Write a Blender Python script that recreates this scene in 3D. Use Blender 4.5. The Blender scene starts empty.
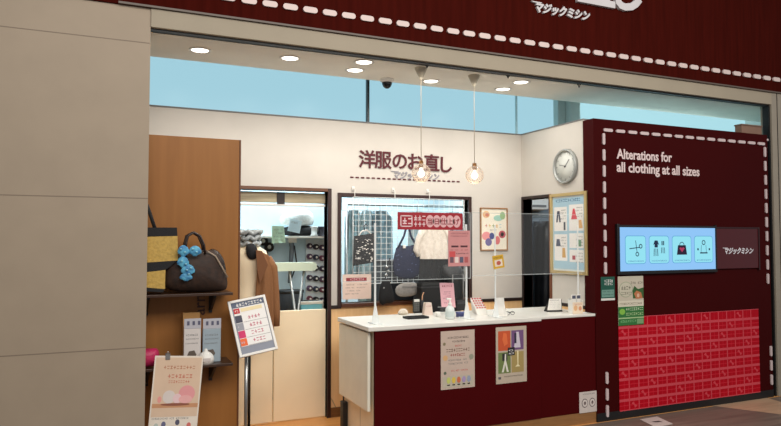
import bpy, bmesh, math, random
from mathutils import Matrix, Vector
random.seed(4)
R = math.radians
SC = bpy.context.scene
COL = SC.collection
# ------------------------------------------------------------------ camera
EYE = Vector((0.0, 0.0, 1.60)); F = 650.0
YAW, PITCH = R(24.0), R(2.38)
cam_d = bpy.data.cameras.new('camera'); cam = bpy.data.objects.new('camera', cam_d); COL.objects.link(cam)
cam_d.sensor_width = 36.0; cam_d.lens = 36.0*F/781.0; cam_d.clip_start = 0.05
cam.location = EYE; cam.rotation_euler = (R(90)+PITCH, 0, -YAW)
SC.camera = cam
# ------------------------------------------------------------------ world, lights, exposure
w = bpy.data.worlds.new('world'); SC.world = w; w.use_nodes = True
w.node_tree.nodes['Background'].inputs[0].default_value = (0.92, 0.94, 1.0, 1)
w.node_tree.nodes['Background'].inputs[1].default_value = 0.36
SC.view_settings.view_transform = 'Standard'; SC.view_settings.look = 'None'
SC.view_settings.gamma = 1.0; SC.view_settings.use_curve_mapping = False
SC.view_settings.exposure = 0.0
def area(name, loc, rot, sx, sy, power, col):
    l = bpy.data.lights.new(name, 'AREA'); l.shape = 'RECTANGLE'; l.size = sx; l.size_y = sy; l.energy = power; l.color = col
    o = bpy.data.objects.new(name, l); COL.objects.link(o); o.location = loc; o.rotation_euler = rot
    return o
area('mall_light', (2.4, 0.2, 4.4), (R(48), 0, R(0)), 7.0, 2.0, 290, (1.0, 0.955, 0.89))
area('shop_fill', (2.35, 4.66, 2.90), (R(30), 0, 0), 3.0, 0.15, 4, (1.0, 0.955, 0.89))  # added soft fill helping the downlights, has no fixture of its own
area('workroom_light', (2.3, 6.7, 2.52), (0, 0, 0), 2.8, 0.5, 85, (0.80, 0.93, 1.0))
area('side_room_fill', (5.2, 5.7, 2.45), (0, 0, 0), 0.8, 0.3, 42, (0.80, 0.92, 1.0))  # added fill to brighten the dark side room, no fixture
area('ceiling_fill', (5.8, 5.70, 2.70), (R(150), 0, R(0)), 1.8, 0.5, 22, (0.80, 0.96, 1.0))  # added upward fill that lifts the ceiling above the maroon panel
# ------------------------------------------------------------------ helpers
_f = Vector((math.sin(YAW)*math.cos(PITCH), math.cos(YAW)*math.cos(PITCH), math.sin(PITCH)))
_r = Vector((math.cos(YAW), -math.sin(YAW), 0.0)); _u = _r.cross(_f)
def P(px, py, y=None, x=None, z=None):
    """point of the place that the photo shows at this pixel, on a wall of known depth"""
    d = _f*F + _r*(px-390.5) - _u*(py-213.0)
    t = (y-EYE.y)/d.y if y is not None else ((x-EYE.x)/d.x if x is not None else (z-EYE.z)/d.z)
    return EYE + d*t
def lin(c):
    return tuple(((v/12.92) if v <= 0.04045 else ((v+0.055)/1.055)**2.4) for v in [k/255.0 for k in c])
MATS = {}
def mat(col, rough=0.6, metal=0.0, kind='plain', emit=0.0, col2=None, scale=8.0, alpha=1.0, spec=0.5):
    key = (col, rough, metal, kind, emit, col2, scale, alpha, spec)
    if key in MATS: return MATS[key]
    m = bpy.data.materials.new('surface'); m.use_nodes = True
    nt = m.node_tree; b = nt.nodes['Principled BSDF']; L = nt.links
    c = lin(col)
    b.inputs['Base Color'].default_value = (*c, 1); b.inputs['Roughness'].default_value = rough
    b.inputs['Metallic'].default_value = metal; b.inputs['Specular IOR Level'].default_value = spec
    if emit > 0:
        b.inputs['Emission Color'].default_value = (*c, 1); b.inputs['Emission Strength'].default_value = emit; b.inputs['Base Color'].default_value = (0.01, 0.01, 0.01, 1); b.inputs['Specular IOR Level'].default_value = 0.1
    if alpha < 1: b.inputs['Alpha'].default_value = alpha
    if kind == 'glass':
        b.inputs['Transmission Weight'].default_value = 1.0; b.inputs['IOR'].default_value = 1.45
    if kind in ('plain', 'wood', 'fabric', 'plank') and emit == 0:
        tc = nt.nodes.new('ShaderNodeTexCoord'); mp = nt.nodes.new('ShaderNodeMapping')
        L.new(tc.outputs['Object'], mp.inputs['Vector'])
        n = nt.nodes.new('ShaderNodeTexNoise'); n.inputs['Scale'].default_value = scale; n.inputs['Detail'].default_value = 5
        L.new(mp.outputs['Vector'], n.inputs['Vector'])
        if kind == 'wood': mp.inputs['Scale'].default_value = (9, 9, 0.6)
        if kind == 'plank': mp.inputs['Scale'].default_value = (0.7, 9, 9)
        if kind == 'fabric': n.inputs['Scale'].default_value = scale*6
        mx = nt.nodes.new('ShaderNodeMix'); mx.data_type = 'RGBA'
        k = 0.94 if kind == 'plain' else 0.78
        c2 = lin(col2) if col2 else tuple(v*k for v in c)
        mx.inputs[6].default_value = (*c, 1); mx.inputs[7].default_value = (*c2, 1)
        rp = nt.nodes.new('ShaderNodeValToRGB'); rp.color_ramp.elements[0].position = 0.35; rp.color_ramp.elements[1].position = 0.68
        L.new(n.outputs['Fac'], rp.inputs['Fac']); L.new(rp.outputs['Color'], mx.inputs[0])
        L.new(mx.outputs[2], b.inputs['Base Color'])
        if kind == 'fabric':
            bp = nt.nodes.new('ShaderNodeBump'); bp.inputs['Strength'].default_value = 0.3; bp.inputs['Distance'].default_value = 0.01
            L.new(n.outputs['Fac'], bp.inputs['Height']); L.new(bp.outputs['Normal'], b.inputs['Normal'])
    MATS[key] = m
    return m
def setp(o, label=None, cat=None, group=None, kind=None):
    if label: o['label'] = label
    if cat: o['category'] = cat
    if group: o['group'] = group
    if kind: o['kind'] = kind
    return o
TXT = {}
def text_mesh(s, bold):
    k = (s, bold)
    if k in TXT: return TXT[k]
    cu = bpy.data.curves.new('t', 'FONT'); cu.body = s; cu.size = 1.0; cu.offset = bold; cu.extrude = 0.0
    cu.resolution_u = 3
    o = bpy.data.objects.new('t', cu); COL.objects.link(o)
    bpy.context.view_layer.update()
    me = bpy.data.meshes.new_from_object(o.evaluated_get(bpy.context.evaluated_depsgraph_get()))
    vs = [v.co.copy() for v in me.vertices]; fs = [list(p.vertices) for p in me.polygons]
    bpy.data.objects.remove(o); bpy.data.curves.remove(cu); bpy.data.meshes.remove(me)
    TXT[k] = (vs, fs); return TXT[k]
class MB:
    def __init__(s): s.v = []; s.f = []; s.m = []; s.mats = []; s.sm = []
    def mi(s, m):
        if m not in s.mats: s.mats.append(m)
        return s.mats.index(m)
    def add(s, vs, fs, m, smooth=False):
        o = len(s.v); s.v += [Vector(v) for v in vs]; k = s.mi(m)
        for f in fs: s.f.append([o+i for i in f]); s.m.append(k); s.sm.append(smooth)
        return s
    def box(s, x0, x1, y0, y1, z0, z1, m, bev=0.0):
        if x0 > x1: x0, x1 = x1, x0
        if y0 > y1: y0, y1 = y1, y0
        if z0 > z1: z0, z1 = z1, z0
        bm = bmesh.new(); bmesh.ops.create_cube(bm, size=1)
        for v in bm.verts:
            v.co = Vector(((x0+x1)/2+v.co.x*(x1-x0), (y0+y1)/2+v.co.y*(y1-y0), (z0+z1)/2+v.co.z*(z1-z0)))
        b = min(bev, 0.45*min(x1-x0, y1-y0, z1-z0))
        if b > 0: bmesh.ops.bevel(bm, geom=bm.edges[:], offset=b, segments=2, affect='EDGES', profile=0.5)
        s.frombm(bm, m); return s
    def frombm(s, bm, m, smooth=False):
        bm.verts.index_update()
        s.add([v.co.copy() for v in bm.verts], [[v.index for v in f.verts] for f in bm.faces], m, smooth); bm.free()
    def prism(s, pts, y0, y1, m):
        """outline in x,z pushed from y0 to y1"""
        n = len(pts); vs = [(x, y0, z) for x, z in pts]+[(x, y1, z) for x, z in pts]
        s.add(vs, [list(range(n)), list(range(2*n-1, n-1, -1))]+[[i, i+n, (i+1) % n+n, (i+1) % n] for i in range(n)], m); return s
    def tube(s, pts, r, m, seg=10, caps=True, r1=None, smooth=True):
        pts = [Vector(p) for p in pts]; rings = []; vs = []; n = len(pts)
        up = None
        for i, p in enumerate(pts):
            d = (pts[min(i+1, n-1)]-pts[max(i-1, 0)]).normalized()
            if up is None: up = Vector((0, 0, 1)) if abs(d.z) < 0.9 else Vector((1, 0, 0))
            a = d.cross(up).normalized(); b = a.cross(d).normalized(); up = b
            rr = r if r1 is None else r+(r1-r)*i/(n-1)
            for k in range(seg):
                t = 2*math.pi*k/seg; vs.append(p+a*math.cos(t)*rr+b*math.sin(t)*rr)
        fs = [[i*seg+k, i*seg+(k+1) % seg, (i+1)*seg+(k+1) % seg, (i+1)*seg+k] for i in range(n-1) for k in range(seg)]
        if caps: fs += [list(range(seg))[::-1], [(n-1)*seg+k for k in range(seg)]]
        s.add(vs, fs, m, smooth); return s
    def lathe(s, prof, m, c=(0, 0, 0), seg=24, axis='z', smooth=True):
        vs = []
        for r_, h in prof:
            for k in range(seg):
                t = 2*math.pi*k/seg; a, b = r_*math.cos(t), r_*math.sin(t)
                v = (a, b, h) if axis == 'z' else (a, h, b)
                vs.append((c[0]+v[0], c[1]+v[1], c[2]+v[2]))
        n = len(prof)
        fs = [[i*seg+k, i*seg+(k+1) % seg, (i+1)*seg+(k+1) % seg, (i+1)*seg+k] for i in range(n-1) for k in range(seg)]
        closed = prof[0] == prof[-1]
        if not closed and prof[0][0] > 1e-5: fs.append(list(range(seg))[::-1])
        if not closed and prof[-1][0] > 1e-5: fs.append([(n-1)*seg+k for k in range(seg)])
        s.add(vs, fs, m, smooth); return s
    def pillow(s, outline, th, m, y=0.0, wob=0.0):
        """a soft body: outline in x,z swelling to th each side"""
        n = len(outline); cx = sum(p[0] for p in outline)/n; cz = sum(p[1] for p in outline)/n
        lv = [1.0, 0.97, 0.88, 0.7, 0.45, 0.2]
        for sg in (-1, 1):
            vs = []
            for q in lv:
                for (x, z) in outline:
                    dy = sg*th*math.sqrt(max(0, 1-q*q))
                    dy *= 1+wob*math.sin(9*(x*14+z*3))*1.0
                    vs.append((cx+(x-cx)*q, y+dy, cz+(z-cz)*q))
            fs = []
            for i in range(len(lv)-1):
                for k in range(n): fs.append([i*n+k, i*n+(k+1) % n, (i+1)*n+(k+1) % n, (i+1)*n+k])
            fs.append([(len(lv)-1)*n+k for k in range(n)])
            if sg > 0: fs = [f[::-1] for f in fs]
            s.add(vs, fs, m, True)
        return s
    def cloth(s, left, right, m, y=0.0, amp=0.02, waves=5, nz=14, nx=40, th=0.012):
        """hanging cloth between two outlines (lists of (x,z), top to bottom) with folds"""
        def samp(L, t):
            q = t*(len(L)-1); i = min(int(q), len(L)-2); f = q-i
            return L[i][0]*(1-f)+L[i+1][0]*f, L[i][1]*(1-f)+L[i+1][1]*f
        for sg in (-1, 1):
            vs = []
            for i in range(nz+1):
                a = samp(left, i/nz); b = samp(right, i/nz)
                for j in range(nx+1):
                    u = j/nx; env = math.sin(math.pi*u)**0.5 if 0 < u < 1 else 0
                    yy = y+amp*(0.3+0.7*i/nz)*math.sin(u*waves*2*math.pi+0.6*math.sin(i*0.7))*env+sg*th*env
                    vs.append((a[0]*(1-u)+b[0]*u, yy, a[1]*(1-u)+b[1]*u))
            fs = [[i*(nx+1)+j, (i+1)*(nx+1)+j, (i+1)*(nx+1)+j+1, i*(nx+1)+j+1] for i in range(nz) for j in range(nx)]
            if sg > 0: fs = [f[::-1] for f in fs]
            s.add(vs, fs, m, True)
        return s
    def text(s, t, size, x, z, y, m, bold=0.0, align='c', th=0.001, sx=1.0, shear=0.0):
        vs, fs = text_mesh(t, bold)
        if not vs: return s
        x0 = min(v.x for v in vs); x1 = max(v.x for v in vs); wd = x1-x0
        off = {'c': -(x0+x1)/2, 'l': -x0, 'r': -x1}[align]
        V2 = [(x+((v.x+off)*sx+v.y*shear)*size, y-th, z+v.y*size) for v in vs]
        if th > 0.003:
            n = len(V2); s.add(V2, fs, m)
            cnt = {}
            for f in fs:
                for i in range(len(f)):
                    e = (f[i], f[(i+1) % len(f)]); cnt[e] = 1
            B = [(v[0], y, v[2]) for v in V2]
            s.add(V2+B, [[b, a, a+n, b+n] for (a, b) in cnt if (b, a) not in cnt], m)
        else: s.add(V2, fs, m)
        return s
    def tf(s, M, start=0):
        for i in range(start, len(s.v)): s.v[i] = M @ s.v[i]
        return s
    def build(s, name, parent=None, loc=(0, 0, 0), rot=(0, 0, 0)):
        me = bpy.data.meshes.new(name); me.from_pydata([tuple(v) for v in s.v], [], s.f); me.update()
        for m in s.mats: me.materials.append(m)
        for p, k, q in zip(me.polygons, s.m, s.sm): p.material_index = k; p.use_smooth = q
        bm = bmesh.new(); bm.from_mesh(me)
        bmesh.ops.recalc_face_normals(bm, faces=[f for f in bm.faces if len(f.edges) and any(len(e.link_faces) > 1 for e in f.edges)])
        bm.to_mesh(me); bm.free()
        o = bpy.data.objects.new(name, me); COL.objects.link(o); o.location = loc; o.rotation_euler = rot
        if parent: o.parent = parent
        return o
def E(name, loc, label, cat, group=None, rot=(0, 0, 0)):
    o = bpy.data.objects.new(name, None); COL.objects.link(o); o.location = loc; o.rotation_euler = rot; o.empty_display_size = 0.05
    return setp(o, label, cat, group)
def copy_tree(o, parent=None):
    c = o.copy(); COL.objects.link(c); c.parent = parent
    for ch in list(o.children): copy_tree(ch, c)
    return c
def struct(o): o['kind'] = 'structure'; return o
def lines(mb, x0, x1, z, h, y, m, seed=0, dens=0.7):
    """a row of small printed characters too small to read"""
    rr = random.Random(seed); x = x0
    while x < x1-h*0.4:
        if rr.random() < dens+0.1:
            k = rr.random()
            mb.box(x, x+h*0.7, y-0.0006, y, z+h*(0.4 if k > .5 else 0.75), z+h*(0.6 if k > .5 else 0.95), m)
            if k > 0.3: mb.box(x+h*0.28, x+h*0.45, y-0.0007, y, z, z+h, m)
            if k < 0.7: mb.box(x, x+h*0.7, y-0.0006, y, z, z+h*0.18, m)
        x += h*0.95
def ell(mb, cx, cz, rx, rz, y, m, n=20, th=0.0008):
    mb.prism([(cx+rx*math.cos(2*math.pi*k/n), cz+rz*math.sin(2*math.pi*k/n)) for k in range(n)], y-th, y, m)
YF, YB, XS = 4.54, 5.65, 4.02
# palette
MAROON = (62, 10, 14); WALL = (208, 201, 191)
m_white = mat((232, 228, 220), 0.5); m_wall = mat(WALL, 0.8, scale=3)
m_beige = mat((160, 148, 128), 0.7, scale=4); m_pillar = mat((160, 143, 122), 0.6, scale=5)
m_fascia = mat((64, 15, 9), 0.8, kind='wood', col2=(55, 12, 7), scale=3, spec=.02)
m_panel = mat((58, 5, 5), 0.6, scale=3, spec=0.06); m_counter = mat((70, 5, 7), 0.6, scale=3, spec=0.06)
m_dash = mat((215, 195, 188), 0.5); m_black = mat((18, 17, 18), 0.5); m_dark = mat((40, 24, 20), 0.5, kind='wood', scale=4)
m_orange = mat((252, 208, 150), 0.55, kind='wood', col2=(244, 196, 136), scale=4)
m_cream = mat((252, 232, 196), 0.5, scale=3); m_metal = mat((170, 170, 168), 0.3, 0.9); m_dkmetal = mat((50, 48, 46), 0.4, 0.7)
m_ink = mat((40, 34, 34), 0.7); m_red = mat((190, 24, 34), 0.6); m_paper = mat((238, 234, 228), 0.6, scale=3)
m_logo = mat((205, 200, 200), 0.4); m_gray = mat((120, 118, 116), 0.6)
# ================================================================== STRUCTURE
m_floor_out = mat((118, 102, 90), 0.5, kind='plank', col2=(98, 84, 74), scale=2)
m_floor_path = mat((190, 158, 126), 0.45, kind='plank', scale=2)
m_floor_in = mat((232, 168, 96), 0.4, kind='plank', col2=(216, 150, 84), scale=2)
b = MB(); b.box(-4, 10, -3, YF-0.02, -0.1, 0, m_floor_out)
# pale diagonal walkway inlaid in the mall floor
pw = [P(668, 418, z=0.001), P(716, 406, z=0.001), P(781, 400, z=0.001), P(781, 417, z=0.001), P(735, 408, z=0.001)]
q = [P(706, 405, z=0), P(766, 397.5, z=0), P(781, 402, z=0), P(900, 425, z=0), P(781, 414.5, z=0)]
b.add([(v.x, v.y, 0.0008) for v in q], [[0, 1, 2, 3, 4]], m_floor_path)
struct(b.build('floor'))
b = MB(); b.box(-4, 10, YF-0.02, 8.6, -0.1, 0, m_floor_in); struct(b.build('floor'))
pil_x = P(148, 200, y=YF).x
b = MB()
b.box(-3.5, pil_x, YF, YF+0.22, 0, 4.6, m_pillar)
for z in (0.9, 1.87, 2.9, 3.9): b.box(-3.5, pil_x-0.0005, YF-0.0008, YF, z, z+0.006, mat((128, 113, 96), 0.7))
struct(b.build('wall_left'))
jx = P(773, 200, y=YF).x
b = MB(); b.box(-3.5, 10, YF-0.015, YF+0.14, 3.137, 4.7, m_fascia)
b.box(pil_x-0.2, 10, YF-0.03, YF-0.0151, 3.137, 3.15, mat((96, 84, 74), 0.5))
wf = struct(b.build('wall_front'))
b = MB(); x = P(150, 10, y=YF).x
zd = (P(355, 16.5, y=YF).z+P(781, 82, y=YF).z)/2
while x < 8.0:
    n = 8; h = 0.021; wdt = 0.109
    pts = [(x+h+h*math.cos(t), zd+h*math.sin(t)) for t in [R(90+180*k/n) for k in range(n+1)]]+[(x+wdt-h+h*math.cos(t), zd+h*math.sin(t)) for t in [R(-90+180*k/n) for k in range(n+1)]]
    b = MB(); b.prism(pts, YF-0.03, YF-0.015, m_dash); b.build('stitch', wf); x += 0.149
b = MB(); b.box(pil_x, jx+0.15, YF-0.01, YF+0.12, 3.012, 3.137, m_beige, 0.004)
b.box(pil_x, jx, YF+0.02, YF+0.06, 3.0, 3.012, m_black); struct(b.build('trim_1'))
b = MB(); b.box(jx, jx+0.16, YF-0.012, YF+0.12, 0, 3.137, mat((150, 140, 124), 0.5), 0.004)
b.box(jx-0.02, jx, YF+0.01, YF+0.08, 0, 3.0, m_black)
b.box(jx+0.075, jx+0.082, YF-0.016, YF-0.012, 0, 3.137, m_dkmetal); struct(b.build('trim_2'))
b = MB(); b.box(jx+0.16, 10, YF, YF+0.2, 0, 3.137, m_pillar); struct(b.build('wall_right'))
m_ceil = mat((250, 245, 232), 0.85, scale=3)
b = MB(); b.box(-0.6, 8.0, YF+0.02, 5.27, 3.012, 3.07, m_ceil); struct(b.build('ceiling'))
b = MB(); b.box(-0.6, 8.0, 5.27, 6.9, 3.42, 3.46, m_ceil); struct(b.build('ceiling'))
# back wall with doorway and service window
dx0, dx1 = P(233, 300, y=YB).x-0.06, P(327, 300, y=YB).x
wx0, wx1 = P(341, 250, y=YB).x, P(468, 250, y=YB).x
wz0, wz1, dz = 1.02, 2.00, 2.04; WT = 2.70; T = 0.09
def back_piece(b, x0, x1, z0, z1, m): b.box(x0, x1, YB, YB+T, z0, z1, m)
b = MB()
ZR = 0.975
for (x0, x1, z0, z1) in ((-0.6, dx0, 0, WT), (dx0, dx1, dz, WT), (dx1, wx0, ZR, WT), (wx0, wx1, wz1, WT), (wx1, XS, ZR, WT)):
    back_piece(b, x0, x1, z0, z1, m_wall)
back_piece(b, dx1, wx0, 0, ZR, m_orange); back_piece(b, wx0, wx1, 0, wz0, m_orange); back_piece(b, wx1, XS, 0, ZR, m_orange)
b.box(-0.6, XS, YB-0.006, YB+T, WT, WT+0.012, m_gray)
struct(b.build('wall_back'))
b = MB()
b.box(dx1, wx0, YB-0.012, YB-0.0005, ZR, ZR+0.03, m_dark); b.box(wx1, XS, YB-0.012, YB-0.0005, ZR, ZR+0.03, m_dark)
struct(b.build('trim_3'))
b = MB(); b.box(dx1+0.035, XS, YB-0.014, YB-0.0005, 0, 0.085, mat((128, 84, 44), 0.5, kind='plank')); struct(b.build('baseboard_back'))
# doorway frame
b = MB(); m_jamb = mat((52, 28, 24), 0.4)
b.box(dx1-0.0, dx1+0.035, YB-0.02, YB+T+0.01, 0, dz+0.03, m_jamb, 0.003); b.box(dx0-0.03, dx0, YB-0.02, YB+T+0.01, 0, dz+0.03, m_jamb, 0.003)
b.box(dx0, dx1, YB-0.02, YB+T+0.01, dz, dz+0.03, mat((104, 66, 44), 0.4), 0.003)
struct(b.build('door_1'))
# window frame
b = MB(); f = 0.035
b.box(wx0-f, wx0, YB-0.02, YB+T+0.01, wz0-f, wz1+f, m_jamb, 0.003); b.box(wx1, wx1+f, YB-0.02, YB+T+0.01, wz0-f, wz1+f, m_jamb, 0.003)
b.box(wx0, wx1, YB-0.02, YB+T+0.01, wz1, wz1+f, m_jamb, 0.003); b.box(wx0, wx1, YB-0.03, YB+T+0.01, wz0-f, wz0, mat((92, 52, 30), 0.4), 0.003)
struct(b.build('window_1'))
# side wall with doorway
sy0, sy1 = P(550, 250, x=XS).y, YB-0.03
m_wood_f = mat((112, 66, 44), 0.4)
b = MB()
b.box(XS, XS+0.1, YF+0.145, sy0, 0, WT, m_wall); b.box(XS, XS+0.1, sy0, YB+T, 2.02, WT, m_wall); b.box(XS, XS+0.1, sy1, YB+T, 0, 2.02, m_wall)
b.box(XS-0.004, XS, YF+0.145, sy0-0.03, 0.04, ZR, m_orange); b.box(XS-0.012, XS-0.004, YF+0.145, sy0-0.03, ZR, ZR+0.03, m_dark)
b.box(XS-0.006, XS+0.1, YF+0.145, YB-0.006, WT, WT+0.012, m_gray)
struct(b.build('wall_right'))
b = MB(); b.box(XS-0.012, XS+0.11, sy0-0.03, sy0, 0, 2.05, m_wood_f, 0.003); b.box(XS-0.012, XS+0.11, sy0, sy1, 2.02, 2.05, m_dark, 0.003)
b.box(XS-0.012, XS+0.11, sy1, sy1+0.024, 0, 2.05, m_dark, 0.003); struct(b.build('door_2'))
# workroom and side room shells
m_room = mat((196, 214, 220), 0.8, scale=2)
b = MB(); b.box(-0.6, XS+0.1, 7.6, 7.7, 0, 2.62, m_room); struct(b.build('wall_back'))
b = MB(); b.box(-0.7, -0.6, YB+T, 7.7, 0, 2.62, m_room); struct(b.build('wall_left'))
b = MB(); b.box(XS, XS+0.1, YB+T, 7.6, 0, 2.62, m_room); struct(b.build('wall_right'))
b = MB(); b.box(-0.7, XS+0.1, YB+T, 7.7, 2.62, 2.66, m_room); struct(b.build('ceiling'))
b = MB(); b.box(XS+0.1, 7.9, 7.2, 7.3, 0, 2.62, mat((120, 132, 140), 0.8)); struct(b.build('wall_back'))
b = MB(); b.box(XS+0.1, 7.9, YF+0.16, 7.3, 2.56, 2.6, m_room); struct(b.build('ceiling'))
b = MB(); b.box(7.9, 8.0, YF+0.2, 7.3, 0, 3.45, mat((196, 204, 200), 0.8)); struct(b.build('wall_right'))
b = MB(); b.box(-0.75, -0.6, YF+0.22, YB+T, 0, 3.45, m_wall); struct(b.build('wall_left'))
# day-lit clerestory glazing above the partition, glowing wall sheet beyond the column
m_sky = mat((170, 217, 232), 0.3, emit=0.90, kind='sky'); m_wall_glow = mat((176, 226, 236), 0.3, emit=0.95, kind='sky')
cx1 = P(554, 110, y=YB+0.05).x
b = MB(); b.box(-0.6, cx1, YB+0.06, YB+0.08, WT+0.012, 3.42, m_sky); wn = struct(b.build('window_2'))
b = MB(); x = P(368, 100, y=YB+0.03).x; b.box(x-0.012, x+0.012, YB+0.02, YB+0.06, WT+0.012, 3.42, mat((52, 62, 66), 0.4), 0.002); b.build('mullion', wn)
b = MB(); x = P(517, 115, y=YB+0.03).x; b.box(x-0.006, x+0.006, YB+0.03, YB+0.06, WT+0.012, 3.42, mat((196, 226, 230), 0.4), 0.002); b.build('mullion', wn)
m_col = mat((186, 206, 204), 0.8)
b = MB(); cx2 = P(581, 110, y=YB-0.1).x; b.box(cx1, cx1+0.10, YB-0.02, YB+0.3, WT+0.013, 3.42, m_col, 0.004); b.box(cx1+0.10, cx2, YB-0.1, YB+0.3, WT+0.013, 3.42, m_col, 0.02); struct(b.build('trim_4'))
b = MB(); b.box(cx2, 7.9, 6.0, 6.05, 2.6, 3.42, m_wall_glow); struct(b.build('glowing_wall'))  # glow stands in for light falling on a pale wall behind

# ================================================================== COUNTER
cx0 = P(375, 400, y=YF).x; cxr = P(595.5, 300, y=YF).x-0.002; CH = 0.95; CB = 5.22
xs = P(541, 330, y=YF).x
ctr = E('service_counter', ((cx0+cxr)/2, (YF+CB)/2, 0), 'long maroon service counter with a pale worktop in the middle of the shop', 'counter')
def loc_build(b, name, par, at=None):
    """move world-built geometry under its thing"""
    p = par.matrix_basis if at is None else at
    b.tf(p.inverted()); return b.build(name, par)
m_top = mat((226, 222, 212), 0.35, scale=3); m_edge = mat((176, 160, 146), 0.4)
def CBL(b, n): return loc_build(b, n, ctr)
b = MB(); b.box(cx0, xs-0.002, YF, YF+0.03, 0.10, CH-0.037, m_counter, 0.002); CBL(b, 'front_panel')
b = MB(); b.box(xs+0.002, cxr, YF+0.006, YF+0.036, 0.10, CH-0.02, m_counter, 0.002); CBL(b, 'front_panel')
b = MB(); b.box(cx0-0.06, xs, YF-0.012, CB, CH-0.036, CH, m_top, 0.006); b.box(xs, cxr, YF, CB, CH-0.022, CH, m_top, 0.004); CBL(b, 'worktop')
b = MB(); b.box(cx0, cxr, YF+0.008, YF+0.03, 0, 0.098, mat((150, 106, 62), 0.5, kind='plank')); CBL(b, 'kickboard')
b = MB(); b.box(cx0+0.0, cx0+0.03, YF+0.03, CB-0.02, 0.0, CH-0.046, mat((234, 218, 190), 0.5), 0.002)
b.box(cx0-0.001, cx0, YF+0.30, YF+0.304, 0.0, 0.8, m_gray); CBL(b, 'side_panel')
b = MB(); b.box(cx0-0.045, cx0-0.02, YF+0.04, CB+0.0, 0.31, CH-0.05, mat((234, 226, 206), 0.45), 0.004); fl = CBL(b, 'folding_flap')
for yy in (YF+0.14, CB-0.16): b = MB(); b.tube([(cx0-0.02, yy, 0.845), (cx0-0.001, yy, 0.845)], 0.012, m_metal); CBL(b, 'hinge')
b = MB(); b.box(cx0-0.045, cx0-0.001, CB-0.1, CB-0.03, 0.0, 0.26, m_black, 0.006); b.tube([(cx0-0.022, CB-0.05, .2), (cx0-0.022, CB-0.05, .309)], 0.006, m_black); CBL(b, 'flap_support')
b = MB(); b.box(cx0+0.03, cxr-.01, CB-0.04, CB-0.02, 0, CH-0.046, m_counter); CBL(b, 'rear_panel')

# ------------------------------------------------------------------ flat notices helper
def board(name, px0, py0, px1, py1, plane, label, cat, items, base=m_paper, th=0.004, frame=None, side=False, group=None, off=0.0, slant=0.0):
    """rectangular notice whose top-left and bottom-right are at these places of a wall; items(mb, w, h) prints in local metres (x right, z up)"""
    if side:
        a = P(px0, py0, x=plane); c = P(px1, py1, x=plane); wd = abs(a.y-c.y); loc = ((plane-0.0008), a.y, c.z); rot = (slant, 0, R(-90))
    else:
        a = P(px0, py0, y=plane); c = P(px1, py1, y=plane); wd = c.x-a.x; loc = (a.x, plane-0.0008-off, c.z); rot = (slant, 0, 0)
    h = a.z-c.z
    mb = MB()
    if frame:
        root = E(name, loc, label, cat, group, rot); fm, fw, ft = frame
        mb.box(0, wd, -ft*0.5, 0, 0, h, base); items(mb, wd, h, -ft*0.5); mb.build('print', root)
        mb = MB(); mb.box(0, fw, -ft, 0, 0, h, fm, 0.002); mb.box(wd-fw, wd, -ft, 0, 0, h, fm, 0.002); mb.box(fw, wd-fw, -ft, 0, 0, fw, fm, 0.002); mb.box(fw, wd-fw, -ft, 0, h-fw, h, fm, 0.002)
        mb.build('frame', root); return root
    mb.box(0, wd, -th, 0, 0, h, base); items(mb, wd, h, -th)
    return setp(mb.build(name, None, loc, rot), label, cat, group)
RC = lambda mb, w_, h_, y, u0, v0, u1, v1, m: mb.box(u0*w_, u1*w_, y-0.0007, y, (1-v1)*h_, (1-v0)*h_, m)
def c_(*k): return mat(tuple(k), 0.6)

def poster_a(mb, w_, h_, y):
    RC(mb, w_, h_, y, 0.05, 0.78, 0.95, 0.97, c_(190, 180, 160))
    lines(mb, 0.2*w_, 0.84*w_, 0.865*h_, 0.032*h_, y, m_ink, 1, 1); lines(mb, 0.34*w_, 0.72*w_, 0.80*h_, 0.03*h_, y, m_ink, 2, 1)
    lines(mb, 0.42*w_, 0.62*w_, 0.725*h_, 0.028*h_, y, m_red, 3, 1)
    lines(mb, 0.16*w_, 0.88*w_, 0.64*h_, 0.05*h_, y, mat((96, 62, 46), .7), 4, 1); lines(mb, 0.28*w_, 0.74*w_, 0.56*h_, 0.045*h_, y, mat((150, 40, 40), .7), 5, 1)
    lines(mb, 0.22*w_, 0.9*w_, 0.48*h_, 0.03*h_, y, m_gray, 6); lines(mb, 0.22*w_, 0.8*w_, 0.42*h_, 0.03*h_, y, m_gray, 7); lines(mb, 0.3*w_, 0.8*w_, 0.30*h_, 0.025*h_, y, m_red, 8)
    for (u, v, r_, c) in ((.13, .46, .07, (214, 170, 120)), (.9, .47, .07, (150, 150, 130)), (.1, .22, .04, (130, 120, 90)), (.12, .72, .04, (100, 110, 90))): ell(mb, u*w_, (1-v)*h_, r_*w_, r_*w_, y, c_(*c))
    for k, c in enumerate(((196, 200, 110), (220, 190, 80), (206, 110, 70), (170, 150, 190), (150, 160, 180))):
        u = .22+k*.15; ell(mb, u*w_, .15*h_, .055*w_, .055*h_, y-0.001, c_(*c)); RC(mb, w_, h_, y, u-.04, .92, u+.04, .94, m_ink)
board('wall_poster', 440.5, 331.5, 474.5, 386.5, YF, 'pale poster with a row of coloured garments at its foot, on the counter front', 'poster', poster_a, mat((200, 178, 162), .6), off=0.0)
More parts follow.
